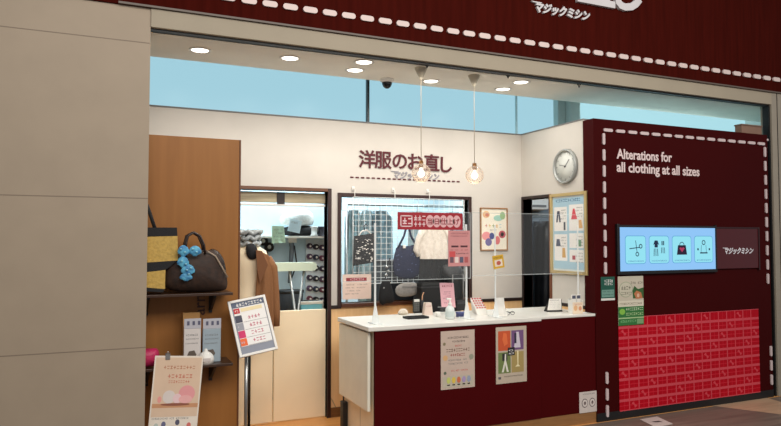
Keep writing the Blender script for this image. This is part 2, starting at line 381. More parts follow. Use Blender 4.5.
def poster_b(mb, w_, h_, y):
    RC(mb, w_, h_, y, .07, .07, .47, .42, c_(200, 84, 44)); RC(mb, w_, h_, y, .50, .07, .9, .42, c_(112, 78, 120)); RC(mb, w_, h_, y, .07, .45, .47, .82, c_(110, 124, 70)); RC(mb, w_, h_, y, .50, .45, .9, .82, c_(164, 142, 86))
    z = lambda v: (1-v)*h_
    mb.prism([(.24*w_, z(.1)), (.34*w_, z(.12)), (.38*w_, z(.3)), (.26*w_, z(.34)), (.2*w_, z(.22))], y-.002, y-.0007, c_(226, 110, 60))
    mb.prism([(.66*w_, z(.1)), (.74*w_, z(.1)), (.80*w_, z(.38)), (.58*w_, z(.38))], y-.002, y-.0007, c_(206, 196, 206)); mb.box(.60*w_, .66*w_, y-.003, y-.002, z(.3), z(.12), c_(44, 40, 60))
    mb.prism([(.28*w_, z(.48)), (.32*w_, z(.48)), (.32*w_, z(.6)), (.40*w_, z(.80)), (.34*w_, z(.80)), (.29*w_, z(.66)), (.24*w_, z(.80)), (.18*w_, z(.80)), (.27*w_, z(.6))], y-.002, y-.0007, c_(226, 220, 206))
    mb.prism([(.68*w_, z(.44)), (.73*w_, z(.44)), (.72*w_, z(.68)), (.78*w_, z(.72)), (.62*w_, z(.72)), (.69*w_, z(.68))], y-.002, y-.0007, c_(230, 216, 170))
    mb.box(.20*w_, .36*w_, y-.0015, y-.0007, z(.6), z(.47), c_(40, 40, 36))
    mb.box(.38*w_, .60*w_, y-.003, y-.0007, z(.51), z(.37), c_(34, 30, 32)); lines(mb, .41*w_, .58*w_, z(.44), .035*h_, y-.003, m_paper, 2, 1); lines(mb, .41*w_, .58*w_, z(.49), .03*h_, y-.003, m_paper, 3, 1)
    lines(mb, .26*w_, .86*w_, z(.89), .02*h_, y, m_ink, 9, 1); RC(mb, w_, h_, y, .07, .88, .16, .92, c_(96, 90, 90))
board('wall_poster', 495.5, 327.5, 526.5, 381, YF, 'poster of four coloured photos around a small black square, on the counter front', 'poster', poster_b, mat((190, 174, 154), .6))
def plate(mb, w_, h_, y):
    lines(mb, .2*w_, .85*w_, .86*h_, .06*h_, y, m_gray, 1, 1)
    for u in (.3, .72):
        ell(mb, u*w_, .46*h_, .17*w_, .22*h_, y, c_(110, 100, 98)); ell(mb, u*w_, .46*h_, .14*w_, .18*h_, y-.001, c_(214, 202, 194)); ell(mb, u*w_, .46*h_, .06*w_, .08*h_, y-.002, c_(120, 104, 100)); ell(mb, u*w_, .52*h_, .03*w_, .03*h_, y-.003, c_(60, 50, 50))
board('notice_sticker', 579, 392.5, 597, 411, YF+0.006, 'small white sticker with two round symbols at the lower right of the counter', 'sticker', plate, mat((206, 194, 186), .6), th=.003)

# ================================================================== RIGHT PANEL
px0, px1 = P(595.5, 300, y=YF).x, P(770, 250, y=YF).x; PH = 2.69
pan = E('storefront_panel', ((px0+px1)/2, YF+0.07, 0), 'tall dark maroon panel with dashed white stitching right of the counter', 'panel')
def PB(b, n): return loc_build(b, n, pan)
b = MB(); b.box(px0, px1, YF, YF+0.14, 0.05, PH, m_panel, 0.003); PB(b, 'board')
b = MB(); b.box(px0, px1+0.0, YF+0.01, YF+0.13, 0, 0.05, m_black); b.box(px0, px1, YF-.004, YF+.0, 0.0, .075, m_black); PB(b, 'plinth')
b = MB()
def pill(b, x0, x1, z0, z1, y0, y1, m):
    n = 6; r_ = min(x1-x0, z1-z0)/2
    if x1-x0 > z1-z0: cs = [((x0+r_), (z0+z1)/2, 90), ((x1-r_), (z0+z1)/2, -90)]
    else: cs = [((x0+x1)/2, z1-r_, 0), ((x0+x1)/2, z0+r_, 180)]
    pts = []
    for (cx, cz, a) in cs: pts += [(cx+r_*math.cos(R(a+180*k/n)), cz+r_*math.sin(R(a+180*k/n))) for k in range(n+1)]
    b.prism(pts, y0, y1, m)
lx = P(604, 200, y=YF).x; rx = P(765.5, 200, y=YF).x; tz = P(604, 130, y=YF).z
m_d2 = mat((206, 186, 184), .5)
x = lx
while x < rx-0.03: b = MB(); pill(b, x, x+0.105, tz-.014, tz+.014, YF-.012, YF-.0005, m_d2); PB(b, 'stitch'); x += 0.145
def column(x, za, zb):
    z = za
    while z-0.05 > zb: b = MB(); pill(b, x-.014, x+.014, z-0.105, z, YF-.012, YF-.0005, m_d2); PB(b, 'stitch'); z -= 0.145
column(lx, tz-.03, P(604, 272, y=YF).z); column(rx, tz-.03, P(765, 280, y=YF).z-.02)
column(lx, P(605, 372, y=YF).z, P(605, 414, y=YF).z); column(rx+.02, P(768, 346, y=YF).z, P(768, 392, y=YF).z-.02)
b = MB()
for s_, py in (('Alterations for', 157.0), ('all clothing at all sizes', 170.2)):
    a = P(616.5, py, y=YF); c = P(671.5 if 'for' in s_ else 699, py+3, y=YF)
    vs, _ = text_mesh(s_, 0.015); tw = max(v.x for v in vs)-min(v.x for v in vs); sz = 0.126
    b.text(s_, sz, a.x, a.z-.012, YF-.001, mat((226, 204, 200), .5), 0.022, 'l', .004, sx=(c.x-a.x)/(tw*sz))
PB(b, 'lettering')
# plaid inset: woven red check printed on a sheet
a = P(618, 316, y=YF); c = P(760, 392, y=YF); X0, X1, Z1, Z0 = a.x, c.x, P(760, 308.6, y=YF).z, c.z
b = MB(); b.box(X0, X1, YF-.004, YF-.0005, Z0, Z1, mat((178, 8, 28), .5, scale=6, spec=.1))
hs = (Z1-Z0)/9.0; ws = (X1-X0)/16.0; m_pk = mat((204, 74, 84), .6, spec=.1); m_pk2 = mat((206, 40, 56), .6, spec=.1); m_pk3 = mat((208, 68, 78), .6, spec=.1)
for k in range(1, 9):
    b.box(X0, X1, YF-.0047, YF-.004, Z0+k*hs-.012, Z0+k*hs+.012, m_pk); b.box(X0, X1, YF-.0045, YF-.004, Z0+(k-.5)*hs-.003, Z0+(k-.5)*hs+.003, m_pk2)
for k in range(1, 16):
    b.box(X0+k*ws-.006, X0+k*ws+.006, YF-.0050, YF-.0042, Z0, Z1, m_pk3 if k % 2 else m_pk); b.box(X0+(k-.5)*ws-.002, X0+(k-.5)*ws+.002, YF-.0046, YF-.0042, Z0, Z1, m_pk2)
for i in range(9):
    for k in range(16):
        if (k+i*3) % 4 == 1:
            xx = X0+(k+.5)*ws; zz = Z0+(i+.5)*hs
            b.prism([(xx-.035, zz+.012), (xx-.012, zz+.03), (xx+.008, zz), (xx+.035, zz-.01), (xx+.012, zz-.03), (xx-.008, zz)], YF-.0058, YF-.005, m_pk3)
b.box(X0, X1, YF-.006, YF-.004, Z0, Z0+.008, m_pk); b.box(X0, X1, YF-.006, YF-.004, Z1-.006, Z1, m_pk)
PB(b, 'plaid_sheet')
b = MB(); p = P(767.5, 140, y=YF); b.lathe([(0.013, 0), (0.013, -.004), (.004, -.006)], m_d2, (p.x, YF, p.z), axis='y'); PB(b, 'screw_cap')
# digital screen + logo plate
a = P(617.5, 227.5, y=YF); c = P(714, 270.5, y=YF); e = P(757, 268, y=YF)
sx0, sx1, sx2, sz1, sz0 = a.x, c.x, e.x, (a.z+P(714, 228, y=YF).z)/2, (P(618, 269.5, y=YF).z+c.z)/2
scr = E('digital_screen', ((sx0+sx2)/2, YF-.001, sz0), 'wide lit blue screen with four icons and a logo plate on the maroon panel', 'screen')
def SB(b, n): return loc_build(b, n, scr)
b = MB(); q = .03
b.box(sx0-q, sx0, YF-.03, YF-.0008, sz0-q, sz1+q, m_black, .003); b.box(sx1, sx1+.012, YF-.03, YF-.0008, sz0-q, sz1+q, m_black, .003)
b.box(sx0, sx1, YF-.03, YF-.0008, sz0-q, sz0, m_black, .003); b.box(sx0, sx1, YF-.03, YF-.0008, sz1, sz1+q*.7, m_black, .003); SB(b, 'bezel')
E1 = lambda *k, s=1.0: mat(tuple(k), .4, emit=s, kind='lit')
b = MB(); b.box(sx0, sx1, YF-.02, YF-.001, sz0, sz1, E1(142, 196, 246, s=1.0)); W = sx1-sx0; H = sz1-sz0; y = YF-.0202
def rr(mb, x0, x1, z0, z1, r_, y0, y1, m):
    pts = []
    for (cx, cz, a0) in ((x1-r_, z1-r_, 0), (x0+r_, z1-r_, 90), (x0+r_, z0+r_, 180), (x1-r_, z0+r_, 270)):
        pts += [(cx+r_*math.cos(R(a0+90*k/5)), cz+r_*math.sin(R(a0+90*k/5))) for k in range(6)]
    mb.prism(pts, y0, y1, m)
ei = E1(40, 60, 96, s=.5); er = E1(190, 60, 100, s=.8); eb = E1(84, 160, 214, s=.9); ec = E1(150, 230, 246, s=.95)
cells = []
for k in range(4):
    u0 = .055+k*.237; x0, x1 = sx0+u0*W, sx0+(u0+.205)*W; z0, z1 = sz0+.16*H, sz1-.19*H
    rr(b, x0, x1, z0, z1, .03, y-.0006, y, eb); rr(b, x0+.005, x1-.005, z0+.005, z1-.005, .027, y-.0012, y-.0006, ec)
    lines(b, x0+.03, x1-.03, z0+.02, .012, y-.0012, E1(70, 120, 170, s=.8), k, 1); cells.append(((x0+x1)/2, (z0+z1)/2+.01))
Y2 = y-.0012
def bar(mb, p, q, wd, m, Y=Y2):
    d = Vector((q[0]-p[0], q[1]-p[1])); n = Vector((-d.y, d.x)).normalized()*wd/2
    mb.prism([(p[0]+n.x, p[1]+n.y), (q[0]+n.x, q[1]+n.y), (q[0]-n.x, q[1]-n.y), (p[0]-n.x, p[1]-n.y)], Y-.0008, Y, m)
def ring(mb, cx, cz, r0, r1, m, Y=Y2):
    n = 16
    for k in range(n):
        a0, a1 = 2*math.pi*k/n, 2*math.pi*(k+1)/n
        mb.prism([(cx+r0*math.cos(a0), cz+r0*math.sin(a0)), (cx+r1*math.cos(a0), cz+r1*math.sin(a0)), (cx+r1*math.cos(a1), cz+r1*math.sin(a1)), (cx+r0*math.cos(a1), cz+r0*math.sin(a1))], Y-.0008, Y, m)
cx, cz = cells[0]; bar(b, (cx-.075, cz), (cx+.045, cz+.012), .008, ei); bar(b, (cx-.0, cz+.075), (cx+.015, cz-.03), .006, ei); ring(b, cx+.06, cz+.022, .013, .021, ei); ring(b, cx+.018, cz-.05, .013, .021, ei)
cx, cz = cells[1]
b.prism([(cx-.075, cz+.03), (cx-.055, cz+.075), (cx-.02, cz+.075), (cx, cz+.03), (cx-.018, cz+.045), (cx-.018, cz+.01), (cx-.058, cz+.01), (cx-.058, cz+.045)], Y2-.0008, Y2, ei)
for k in range(3): bar(b, (cx-.062+k*.02, cz), (cx-.066+k*.024, cz-.07), .007, ei)
b.box(cx+.03, cx+.042, Y2-.0008, Y2, cz+.03, cz+.07, ei); b.box(cx+.05, cx+.062, Y2-.0008, Y2, cz+.03, cz+.07, ei)
for k in range(3): bar(b, (cx+.03+k*.017, cz+.01), (cx+.026+k*.021, cz-.045), .006, ei)
cx, cz = cells[2]; ring(b, cx, cz+.03, .025, .032, ei); b.prism([(cx-.05, cz+.03), (cx+.05, cz+.03), (cx+.065, cz-.06), (cx-.065, cz-.06)], Y2-.001, Y2, E1(50, 40, 70, s=.5))
b.prism([(cx-.035, cz+.0), (cx-.015, cz+.012), (cx, cz+.0), (cx+.015, cz+.012), (cx+.035, cz+.0), (cx, cz-.035)], Y2-.002, Y2-.001, er)
cx, cz = cells[3]; ring(b, cx, cz+.055, .016, .024, ei); bar(b, (cx-.03, cz+.03), (cx-.036, cz-.04), .004, ei); bar(b, (cx+.03, cz+.03), (cx+.036, cz-.04), .004, ei); bar(b, (cx-.05, cz-.045), (cx+.05, cz-.045), .012, ei)
b.box(cx-.085, cx-.068, Y2-.0008, Y2, cz-.02, cz, ei); b.box(cx+.068, cx+.085, Y2-.0008, Y2, cz-.02, cz, ei)
SB(b, 'display')
def logo(mb, x0, z0, wd, y, m, th=.008):
    """slanted katakana house logo with swooping underline"""
    s_ = 'マジックミシン'; vs, _ = text_mesh(s_, .03); tw = max(v.x for v in vs)-min(v.x for v in vs); sz = wd/(tw+.25)*1.0
    mb.text(s_, sz*1.15, x0+.04*wd, z0, y, m, .05, 'l', th, sx=.88, shear=.3)
    mb.prism([(x0-.02*wd, z0+sz*.98), (x0+.17*wd, z0+sz*.98), (x0+.15*wd, z0+sz*.86), (x0+.02*wd, z0+sz*.86)], y-th, y, m)
b = MB(); b.box(sx1+.012, sx2, YF-.02, YF-.0008, sz0, sz1, mat((74, 8, 14), .3), .002); b.box(sx2, sx2+.015, YF-.026, YF-.0008, sz0-.02, sz1+.015, mat((44, 8, 8), .4)); b.box(sx1+.012, sx2, YF-.026, YF-.0008, sz1, sz1+.012, mat((44, 8, 8), .4)); SB(b, 'logo_plate')
b = MB(); p = P(721, 253.5, y=YF); q = P(750, 253, y=YF); logo(b, p.x, p.z+.0, q.x-p.x, YF-.0205, mat((224, 220, 224), .4), .003); SB(b, 'logo')
# green notices
def green(mb, w_, h_, y):
    for k in range(2): lines(mb, .25*w_, .85*w_, (.78-.13*k)*h_, .1*h_, y, m_paper, k, 1)
    RC(mb, w_, h_, y, .05, .55, .95, .86, c_(110, 150, 136)); lines(mb, .1*w_, .95*w_, .35*h_, .05*h_, y-.0007, c_(40, 70, 66), 5); lines(mb, .1*w_, .95*w_, .22*h_, .05*h_, y-.0007, c_(40, 70, 66), 6)
    RC(mb, w_, h_, y, 0, .91, 1, 1, c_(220, 214, 206))
board('green_sign', 600.5, 277, 614.5, 300, YF, 'small green sign with a white base strip at the left edge of the maroon panel', 'sign', green, mat((24, 82, 66), .5))
def nature(mb, w_, h_, y):
    RC(mb, w_, h_, y, 0, 0, 1, .5, c_(196, 186, 166)); z = lambda v: (1-v)*h_
    mb.prism([(.58*w_, z(.46)), (.56*w_, z(.3)), (.64*w_, z(.2)), (.78*w_, z(.27)), (w_, z(.24)), (w_, z(.46))], y-.0014, y-.0007, c_(52, 92, 44))
    ell(mb, .3*w_, z(.27), .27*w_, .16*h_, y-.0007, c_(150, 160, 130)); ell(mb, .3*w_, z(.27), .25*w_, .148*h_, y-.0014, c_(198, 192, 170)); lines(mb, .12*w_, .5*w_, z(.27), .07*h_, y-.002, c_(100, 96, 80), 3, 1); lines(mb, .12*w_, .5*w_, z(.37), .05*h_, y-.002, c_(100, 96, 80), 4, 1)
    mb.prism([(.62*w_, z(.36)), (.72*w_, z(.3)), (.9*w_, z(.34)), (.96*w_, z(.46)), (.7*w_, z(.47))], y-.002, y-.0014, c_(186, 116, 74)); ell(mb, .78*w_, z(.40), .05*w_, .04*h_, y-.002, c_(220, 180, 150))
    lines(mb, .5*w_, .95*w_, z(.16), .05*h_, y-.0007, c_(120, 110, 96), 9)
    RC(mb, w_, h_, y, 0, .5, 1, .62, c_(214, 206, 184)); lines(mb, .05*w_, .95*w_, z(.58), .04*h_, y-.0007, c_(110, 90, 70), 7, 1)
    RC(mb, w_, h_, y, 0, .62, 1, 1, c_(44, 112, 52)); ell(mb, .15*w_, z(.72), .11*w_, .06*h_, y-.0007, c_(130, 186, 70))
    lines(mb, .3*w_, .98*w_, z(.70), .055*h_, y-.0007, c_(200, 214, 180), 8, 1); lines(mb, .3*w_, .98*w_, z(.80), .055*h_, y-.0007, c_(180, 206, 150), 10, 1); RC(mb, w_, h_, y-.0007, .0, .84, 1, .865, c_(170, 196, 140)); lines(mb, .08*w_, .7*w_, z(.94), .05*h_, y-.0007, c_(120, 180, 120), 11, 1); RC(mb, w_, h_, y-.0007, .72, .88, .98, .98, c_(120, 160, 110))
board('wall_poster', 617, 276.5, 643, 324, YF, 'tall leaflet with a cream top and green lower half, overlapping the red plaid', 'poster', nature, mat((196, 186, 166), .6), off=.006)
# box lying on the panel's top
a = P(741, 133, y=YF+.05); b = MB(); c = P(761, 133, y=YF+.05)
m_card = mat((134, 104, 86), .7)
b.box(0, c.x-a.x, 0, .08, 0, .085, m_card, .004); b.box(-.006, c.x-a.x+.006, -.006, .086, .085, .1, mat((120, 92, 76), .7), .003)
setp(b.build('cardboard_box', None, (a.x, YF+.04, PH+.0005)), 'small brown box on the top right edge of the maroon panel', 'box')
b = MB(); vs = [P(640, 419.5, z=.002), P(657, 416.6, z=.002), P(673, 424, z=.002), P(656, 427.5, z=.002)]; ctrp = sum(vs, Vector())/4
lv = [v-ctrp for v in vs]; b.add([(v.x, v.y, .002) for v in lv]+[(v.x, v.y, 0.0) for v in lv], [[0, 1, 2, 3], [4, 7, 6, 5], [0, 4, 5, 1], [1, 5, 6, 2], [2, 6, 7, 3], [3, 7, 4, 0]], mat((196, 184, 176), .6))
g = [lv[0].lerp(lv[2], k) for k in (.42, .62)]; b.add([(g[0].x-.03, g[0].y, .0026), (g[0].x+.05, g[0].y-.01, .0026), (g[1].x+.03, g[1].y, .0026), (g[1].x-.04, g[1].y+.01, .0026)], [[0, 1, 2, 3]], m_ink)
setp(b.build('floor_sticker', None, (ctrp.x, ctrp.y, .0015)), 'white sticker on the brown floor in front of the maroon panel', 'sticker')

# ================================================================== SIGNS
a = P(549, -2, y=YF); sgn = E('shop_sign', (a.x, YF-.016, a.z), 'large pale raised characters at the top of the dark fascia, cut by the frame', 'sign')
zb = P(590, 9, y=YF).z; zL = P(628, 12.5, y=YF).z; xL = P(625, 5, y=YF).x
chs = '洋服のお直し'; adv = 0.375
for k, ch in enumerate(chs):
    b = MB(); cxx = xL-(5-k)*adv; b.text(ch, .44, 0, 0, 0, m_logo, .035, 'c', .03); b.tf(Matrix.Translation((cxx-a.x, 0, zL+.03-a.z))); b.build('character', sgn)
p = P(530, 11.5, y=YF); q = P(585, 20.5, y=YF)
b = MB(); logo(b, 0, 0, q.x-p.x, 0, m_logo, .02); setp(b.build('logo_sign', None, (p.x, YF-.016, q.z-.005)), 'small slanted pale katakana logo below the large fascia characters', 'sign')
# lettering on the back wall
m_let = mat((84, 4, 22), .6); a = P(357, 168, y=YB)
ls = E('wall_lettering', (a.x, YB-.0005, a.z), 'dark red raised Japanese characters over a dashed line on the white back wall', 'sign')
cxs = [(367, 159.5), (383, 160), (399.5, 161), (415, 162), (431.5, 163), (446, 164.5)]
for ch, (px, py) in zip(chs, cxs):
    p = P(px, py+6.8, y=YB); b = MB(); b.text(ch, .178, 0, 0, 0, m_let, .014, 'c', .012); b.tf(Matrix.Translation((p.x-a.x, 0, p.z-a.z))); b.build('character', ls)
b = MB(); x = P(350, 178, y=YB).x; xe = P(461, 183, y=YB).x; z = (P(350, 176.5, y=YB).z+P(460, 182.5, y=YB).z)/2
while x < xe: b = MB(); b.box(x-a.x, x+.034-a.x, -.006, 0, z-.007-a.z, z+.007-a.z, m_let, .003); b.build('dash', ls); x += .054
p = P(391, 178, y=YB); q = P(437, 180, y=YB); b = MB(); logo(b, 0, 0, q.x-p.x, 0, mat((150, 146, 150), .5), .006)
setp(b.build('wall_logo', None, (p.x, YB-.0005, p.z+.0)), 'small grey slanted katakana logo under the red characters on the back wall', 'sign')
# clock
p = P(566.5, 166.5, x=XS); ck = E('wall_clock', (XS-.0005, p.y, p.z), 'round grey-rimmed wall clock high on the white side wall', 'clock', rot=(0, 0, R(-90)))
r_ = .165; b = MB(); b.lathe([(r_*.86, -.022), (r_*.9, -.036), (r_*.97, -.036), (r_, -.026), (r_, 0.0), (r_*.86, 0), (r_*.86, -.022)], mat((166, 168, 164), .35, .3), seg=40, axis='y'); b.build('rim', ck)
b = MB(); b.lathe([(0, -.014), (r_*.88, -.014), (r_*.88, -.002), (0, -.002)], mat((220, 220, 212), .5), seg=40, axis='y'); b.build('dial', ck)
for k in range(12):
    t = R(30*k); c, s_ = math.sin(t), math.cos(t)
    b = MB(); bar(b, (c*r_*.7, s_*r_*.7), (c*r_*.8, s_*r_*.8), .006, m_gray, -.0145); b.build('hour_mark', ck)
b = MB(); bar(b, (-.01, -.01), (.06, .062), .009, m_gray, -.017); b.build('hour_hand', ck)
b = MB(); bar(b, (.014, .0), (-.085, .022), .006, m_gray, -.019); b.lathe([(.008, -.022), (.008, -.015)], m_ink, axis='y'); b.build('minute_hand', ck)
# framed pictures
m_gold = mat((196, 172, 118), .35, .3)
def pic(mb, w_, h_, y):
    z = lambda v: (1-v)*h_
    for (u, v, ru, rv, c) in ((.22, .16, .13, .08, (224, 178, 130)), (.25, .17, .07, .04, (196, 120, 96)), (.66, .24, .17, .07, (160, 204, 186)), (.82, .18, .1, .09, (152, 184, 132)), (.22, .66, .16, .10, (236, 150, 150)), (.42, .66, .09, .08, (60, 70, 130)), (.30, .8, .12, .09, (110, 100, 150)), (.62, .76, .1, .1, (214, 110, 110)), (.80, .62, .13, .09, (190, 84, 92)), (.80, .62, .06, .05, (120, 130, 90))):
        ell(mb, u*w_, z(v), ru*w_, rv*h_, y, c_(*c), th=.001+.0003*(u+v))
    for k, c in enumerate(((200, 120, 110), (220, 180, 90), (150, 170, 110), (220, 170, 90), (150, 190, 200))): lines(mb, (.18+k*.13)*w_, (.30+k*.13)*w_, z(.46), .08*h_, y, c_(*c), k, 1)
    lines(mb, .35*w_, .6*w_, z(.54), .04*h_, y, m_gray, 8, 1)
board('framed_picture', 479.5, 207.5, 507, 250.5, YB, 'small framed print of pastel blobs on the back wall beside the window', 'picture', pic, mat((240, 232, 212), .6), frame=(mat((160, 112, 66), .4), .012, .02))
def chart(mb, w_, h_, y):
    z = lambda v: (1-v)*h_
    RC(mb, w_, h_, y, .07, .06, .93, .94, c_(168, 200, 214)); lines(mb, .15*w_, .85*w_, z(.11), .035*h_, y-.0007, c_(60, 100, 140), 1, 1)
    Y = y-.0007
    for (u0, v0, u1, v1) in ((.1, .17, .46, .47), (.52, .15, .9, .47), (.1, .51, .46, .84), (.52, .5, .9, .68), (.52, .70, .9, .85)):
        mb.box(u0*w_, u1*w_, Y-.0007, Y, z(v1), z(v0), m_paper)
        for k in range(4): lines(mb, (u0+.18)*w_, (u1-.02)*w_, z(v0+.05+k*.035), .016*h_, Y-.0007, m_gray, k)
    Y -= .0014
    mb.prism([(.16*w_, z(.36)), (.19*w_, z(.22)), (.26*w_, z(.22)), (.29*w_, z(.36)), (.25*w_, z(.36)), (.225*w_, z(.26)), (.2*w_, z(.36))], Y-.001, Y, c_(60, 64, 84))
    mb.box(.37*w_, .42*w_, Y-.001, Y, z(.46), z(.36), c_(70, 70, 80))
    mb.prism([(.58*w_, z(.33)), (.63*w_, z(.2)), (.67*w_, z(.2)), (.74*w_, z(.33))], Y-.001, Y, c_(216, 80, 90)); mb.prism([(.78*w_, z(.44)), (.78*w_, z(.34)), (.85*w_, z(.34)), (.88*w_, z(.44))], Y-.001, Y, c_(220, 170, 110))
    mb.prism([(.15*w_, z(.66)), (.17*w_, z(.57)), (.25*w_, z(.57)), (.28*w_, z(.66))], Y-.001, Y, c_(80, 86, 106)); mb.prism([(.32*w_, z(.80)), (.33*w_, z(.68)), (.40*w_, z(.68)), (.42*w_, z(.80))], Y-.001, Y, c_(206, 160, 90))
    mb.box(.6*w_, .68*w_, Y-.001, Y, z(.82), z(.77), c_(170, 70, 80)); mb.box(.76*w_, .84*w_, Y-.001, Y, z(.66), z(.58), c_(110, 150, 120))
board('framed_chart', 552, 194.5, 589.5, 275.5, XS, 'tall gold-framed light-blue price chart of garments on the side wall under the clock', 'picture', chart, mat((214, 222, 222), .5), frame=(m_gold, .03, .03), side=True)
# ================================================================== LAMPS AND CEILING FITTINGS
def W(b, name, root):            # world-built geometry under its thing
    b.tf(root.matrix_basis.inverted()); return b.build(name, root)
def S(b, name, org, label, cat, group=None, kind=None):   # world-built single-mesh thing with its own origin
    org = Vector(org); b.tf(Matrix.Translation(-org)); return setp(b.build(name, None, org), label, cat, group, kind)
CZ = 3.012
dls = [((364, 62), 'round ceiling downlight nearest the left end of the row seen'), ((431, 81), 'round ceiling downlight between the two pendant cords'), ((521, 82), 'round ceiling downlight at the right, nearer the dark fascia'), ((503, 89), 'round ceiling downlight at the right, at the ceiling rear edge'), ((355, 70), 'ceiling downlight at the rear edge left of the dome camera')]
extra = [(290, 58), (200, 50)]  # invented downlights, added for more light at the left of the shop
EXL = ['added ceiling downlight over the left doorway', 'added leftmost ceiling downlight, over the brown partition']
for (px, lb) in dls+list(zip(extra, EXL)):
    p = P(px[0], px[1], z=CZ); r0 = E('ceiling_downlight', (p.x, p.y, CZ), lb, 'ceiling light')
    b = MB(); b.lathe([(.062, -.001), (.07, -.008), (.08, -.006), (.083, -.0005), (.062, -.001)], m_white, seg=28); b.build('trim_ring', r0)
    b = MB(); b.lathe([(.062, -.003), (0, -.003)], mat((255, 246, 230), .4, emit=4.0, kind='lit'), seg=28); b.build('diffuser', r0)
    l = bpy.data.lights.new('lamp_glow', 'AREA'); l.shape = 'DISK'; l.size = .12; l.energy = 3.4; l.color = (1, .955, .89); l.spread = R(170)
    o = bpy.data.objects.new('lamp_glow', l); COL.objects.link(o); o.parent = r0; o.location = (0, 0, -.02)
m_amb = mat((196, 176, 158), .08, kind='tint', alpha=.38, spec=.6)
_nt = m_amb.node_tree; _lw = _nt.nodes.new('ShaderNodeLayerWeight'); _lw.inputs[0].default_value = .42     # thin glass reads denser at its rim
_mr = _nt.nodes.new('ShaderNodeMapRange'); _mr.inputs['To Min'].default_value = .10; _mr.inputs['To Max'].default_value = .85
_nt.links.new(_lw.outputs['Facing'], _mr.inputs['Value']); _nt.links.new(_mr.outputs[0], _nt.nodes['Principled BSDF'].inputs['Alpha'])
for (cpx, gpx, lb) in (((421, 68), (422, 173), 'left one of two amber glass globe pendant lamps on a cord'), ((474, 75.5), (474, 175), 'right one of two amber glass globe pendant lamps on a cord')):
    p = P(cpx[0], cpx[1], z=CZ); g = P(gpx[0], gpx[1], y=p.y); r0 = E('pendant_lamp', (p.x, p.y, CZ), lb, 'pendant lamp'); gz = g.z-CZ
    b = MB(); b.lathe([(.052, -.0005), (.05, -.012), (.01, -.095), (.004, -.1)], mat((196, 186, 164), .5), seg=24); b.build('ceiling_cone', r0)
    b = MB(); b.tube([(0, 0, -.09), (0, 0, gz+.085)], .0028, mat((176, 160, 140), .6), 6); b.build('cord', r0)
    b = MB(); b.lathe([(.004, .105), (.018, .10), (.02, .06), (.014, .045)], mat((120, 80, 40), .35, .6), c=(0, 0, gz), seg=20); b.build('socket', r0)
    b = MB(); n = 16; b.lathe([(.078*math.sin(math.pi*k/n+.0001) if k else .018, .078*math.cos(math.pi*k/n)) for k in range(0, n)]+[(0, -.078)], m_amb, c=(0, 0, gz), seg=32); b.build('glass_globe', r0)
    b = MB(); b.lathe([(0, .05), (.012, .045), (.014, .03), (.03, .005), (.03, -.012), (.018, -.028), (0, -.034)], mat((255, 240, 214), .3, emit=2.6, kind='lit'), c=(0, 0, gz-.004), seg=20); b.build('bulb', r0)
    l = bpy.data.lights.new('lamp_glow', 'POINT'); l.shadow_soft_size = .03; l.energy = 1.0; l.color = (1, .85, .62)
    o = bpy.data.objects.new('lamp_glow', l); COL.objects.link(o); o.parent = r0; o.location = (0, 0, gz-.05)
p = P(387, 79, z=CZ); r0 = E('dome_camera', (p.x, p.y, CZ), 'small black dome security camera on a white base under the ceiling', 'camera')
b = MB(); b.lathe([(.06, -.0005), (.062, -.02), (.045, -.032), (0, -.032)], m_white, seg=24); b.build('base', r0)
b = MB(); b.lathe([(.044, -.031), (.044, -.045), (.034, -.068), (.018, -.082), (0, -.086)], mat((22, 24, 26), .15), seg=24); b.build('dome', r0)
for px, py, w_ in ((427, 64.5, 'above the left pendant lamp'), (508, 75, 'above the two right downlights'), (579, 84.5, 'furthest right along the ceiling')):
    p = P(px, py, y=YF+.075); zt = 2.999; b = MB(); a = .024
    a = .032; n = [(-a, 0), (a, 0), (0, -.052)]; cc = (0, -.018); i_ = [(cc[0]+(x-cc[0])*.45, cc[1]+(z-cc[1])*.45) for x, z in n]
    for k in range(3):
        k2 = (k+1) % 3; b.prism([n[k], n[k2], i_[k2], i_[k]], -.002, .002, c_(74, 72, 70))
    dz_ = p.z+.02-(CZ-.0005)
    b.tf(Matrix.Translation((0, 0, dz_))); b.box(-.003, .003, -.001, .001, dz_, 0, m_gray)
    setp(b.build('triangle_marker', None, (p.x, YF+.075, CZ-.0005)), 'small outlined triangle marker hanging under the ceiling edge, '+w_, 'marker')

